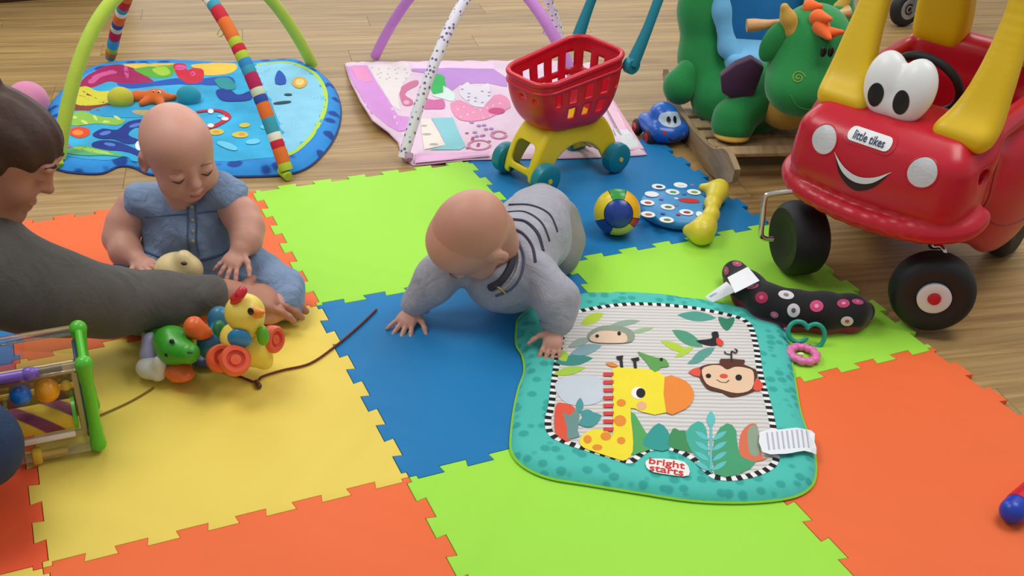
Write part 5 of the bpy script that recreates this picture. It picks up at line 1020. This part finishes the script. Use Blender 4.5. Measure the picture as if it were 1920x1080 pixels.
obj('side_panel', box((-.012, .06, .10), (.005, .09, .15), .002), plast('panel steel blue', '#2f5a78', .3), cu); obj('back_panel', box((-.09, Dc-.03, .085), (.15, .006, .12), .002), plast('panel brown', '#8a6a3a', .4), cu)
obj('picture_window', box((-.125, fp-.006, .176), (.05, .004, .016), .002), plast('window plum', '#4a2440'), cu); obj('picture_window', box((-.062, fp-.006, .178), (.055, .004, .013), .002), plast('window moss', '#5a5a20'), cu)
obj('axle', tube([(-.20, fp-.002, .140), (-.02, fp-.002, .140)], .005, 10, 1), MATS['clip yellow'], cu)
obj('bead', ball((-.106, fp-.006, .140), .0180, 20, 12), plast('bead blue', '#1f78d8', .2), cu, 180); obj('bead', ball((-.064, fp-.006, .140), .0205, 20, 12), plast('bead orange', '#f0a21c', .2), cu, 180); obj('bead', ball((-.034, fp-.006, .144), .009, 14, 8), MATS['clip yellow'], cu, 180)
rl = obj('roller', xf(lathe([(.026, -.05), (.026, .05)], 24), T(-.082, fp+.006, .076) @ Ry(90)), striped('roller stripes', '#d8b83a', '#7a3a5a', 9, 0, .35, .55), cu)
nt_ = MATS['roller stripes'].node_tree; 
for n_ in nt_.nodes:
    if n_.type == 'TEX_WAVE': n_.bands_direction = 'DIAGONAL'
for x in (-.135, -.029): obj('roller_end', xf(lathe([(.028, -.003), (.028, .003)], 24), T(x, fp+.006, .076) @ Ry(90)), GRNP, rl)
obj('label_bar', box((-.075, fp-.014, .047), (.085, .006, .013), .003), plast('bar white', '#efe6e8'), cu)
for y in (.004, Dc-.004): obj('clear_pane', box((-Wc/2, y, Hc/2), (Wc-.03, .002, Hc-.04)), M('clear pane', '#ffffff', .05, trans=1, alpha=.16), cu)
# --- red and blue stick toy entering at lower right
bs = thing('red_blue_rattle', 'red stick toy with a blue rounded end at right edge', 'toy', Z(1900, 965, 0)); p0 = A(Z(1899, 958, .024)); dd = A(Z(1990, 880, .024))-p0; dd /= np.linalg.norm(dd)
obj('blue_end', Body().cone(p0, p0+dd*.014, .0225, .0235, .004).mesh(.003), plast('end blue', '#1f42b8', .3), bs, 180, False); obj('red_handle', tube([p0+dd*.018, p0+dd*.03, p0+dd*.12, p0+dd*.13], [.024, .0245, .0245, .02], 20, 1), plast('handle red', '#d01f38', .35), bs, 60, False)
# --- things at the far edge of the picture
wv = thing('push_along_toy', 'far ride-on toy whose black wheel shows between yellow pillars', 'ride-on toy', Z(1690, 48, FZ)); wc = Z(1690, 48, FZ)+Vector((0, .0, .072)); m = Matrix.Translation(wc) @ frame(Vector((.45, -.88, .05)))
ty = obj('tyre', xf(lathe([(.04, -.022), (.062, -.022), (.071, -.012), (.072, 0), (.071, .012), (.062, .022), (.04, .022)], 32), m), BLK, wv, 50, False); ROOT[ty] = ROOT[wv]
obj('hub', xf(lathe([(.043, .021), (.040, .025), (.018, .021), (.010, .024), (.009, .012)], 24), m), plast('hub grey', '#8f8b84', .4), ty, 40, False); obj('fork', tube([wc+Vector((.02, -.04, 0)), wc+Vector((.03, -.04, .10)), wc+Vector((.03, 0, .16))], .010, 10, 4), plast('fork grey', '#6a6a70', .4), wv, 60, False)
obj('body', Body().box(wc+Vector((.10, .16, .21)), (.12, .22, .06), .04).mesh(.008), plast('far body pink', '#c45a8a', .4), wv, 180, False)
pk = Body().ell(Y(1552, -6, 3.9), (.075, .06, .06), .03).mesh(.006); wobj('pink_plush', (pk[0]-A((0, 0, pk[0][:, 2].min()-FZ)), pk[1]), plush('plush magenta', '#d46aa8'), 'magenta plush toy on floor behind the dragon\'s head', 'soft toy')
a_, b_ = Z(0, 9, FZ), Z(112, 0, FZ); d_ = (b_-a_); an = math.atan2(d_.y, d_.x)
lc = thing('dark_cabinet', 'dark brown cabinet foot at the top left corner', 'cabinet', a_, math.degrees(an)); DW = wood('dark cabinet wood', '#2b1a12', '#3d281c', .4)
obj('plinth', box((-.3, .22, .03), (1.5, .40, .06), .004), DW, lc); obj('carcass', box((-.3, .22, .36), (1.54, .44, .6), .006), DW, lc)
for k in range(3): d2 = obj('door', box((-.79+k*.49, -.006, .36), (.48, .016, .57), .004), DW, lc); obj('knob', ball((-.6+k*.49, -.025, .4), .012, 12, 8), CHROME, d2, 180)
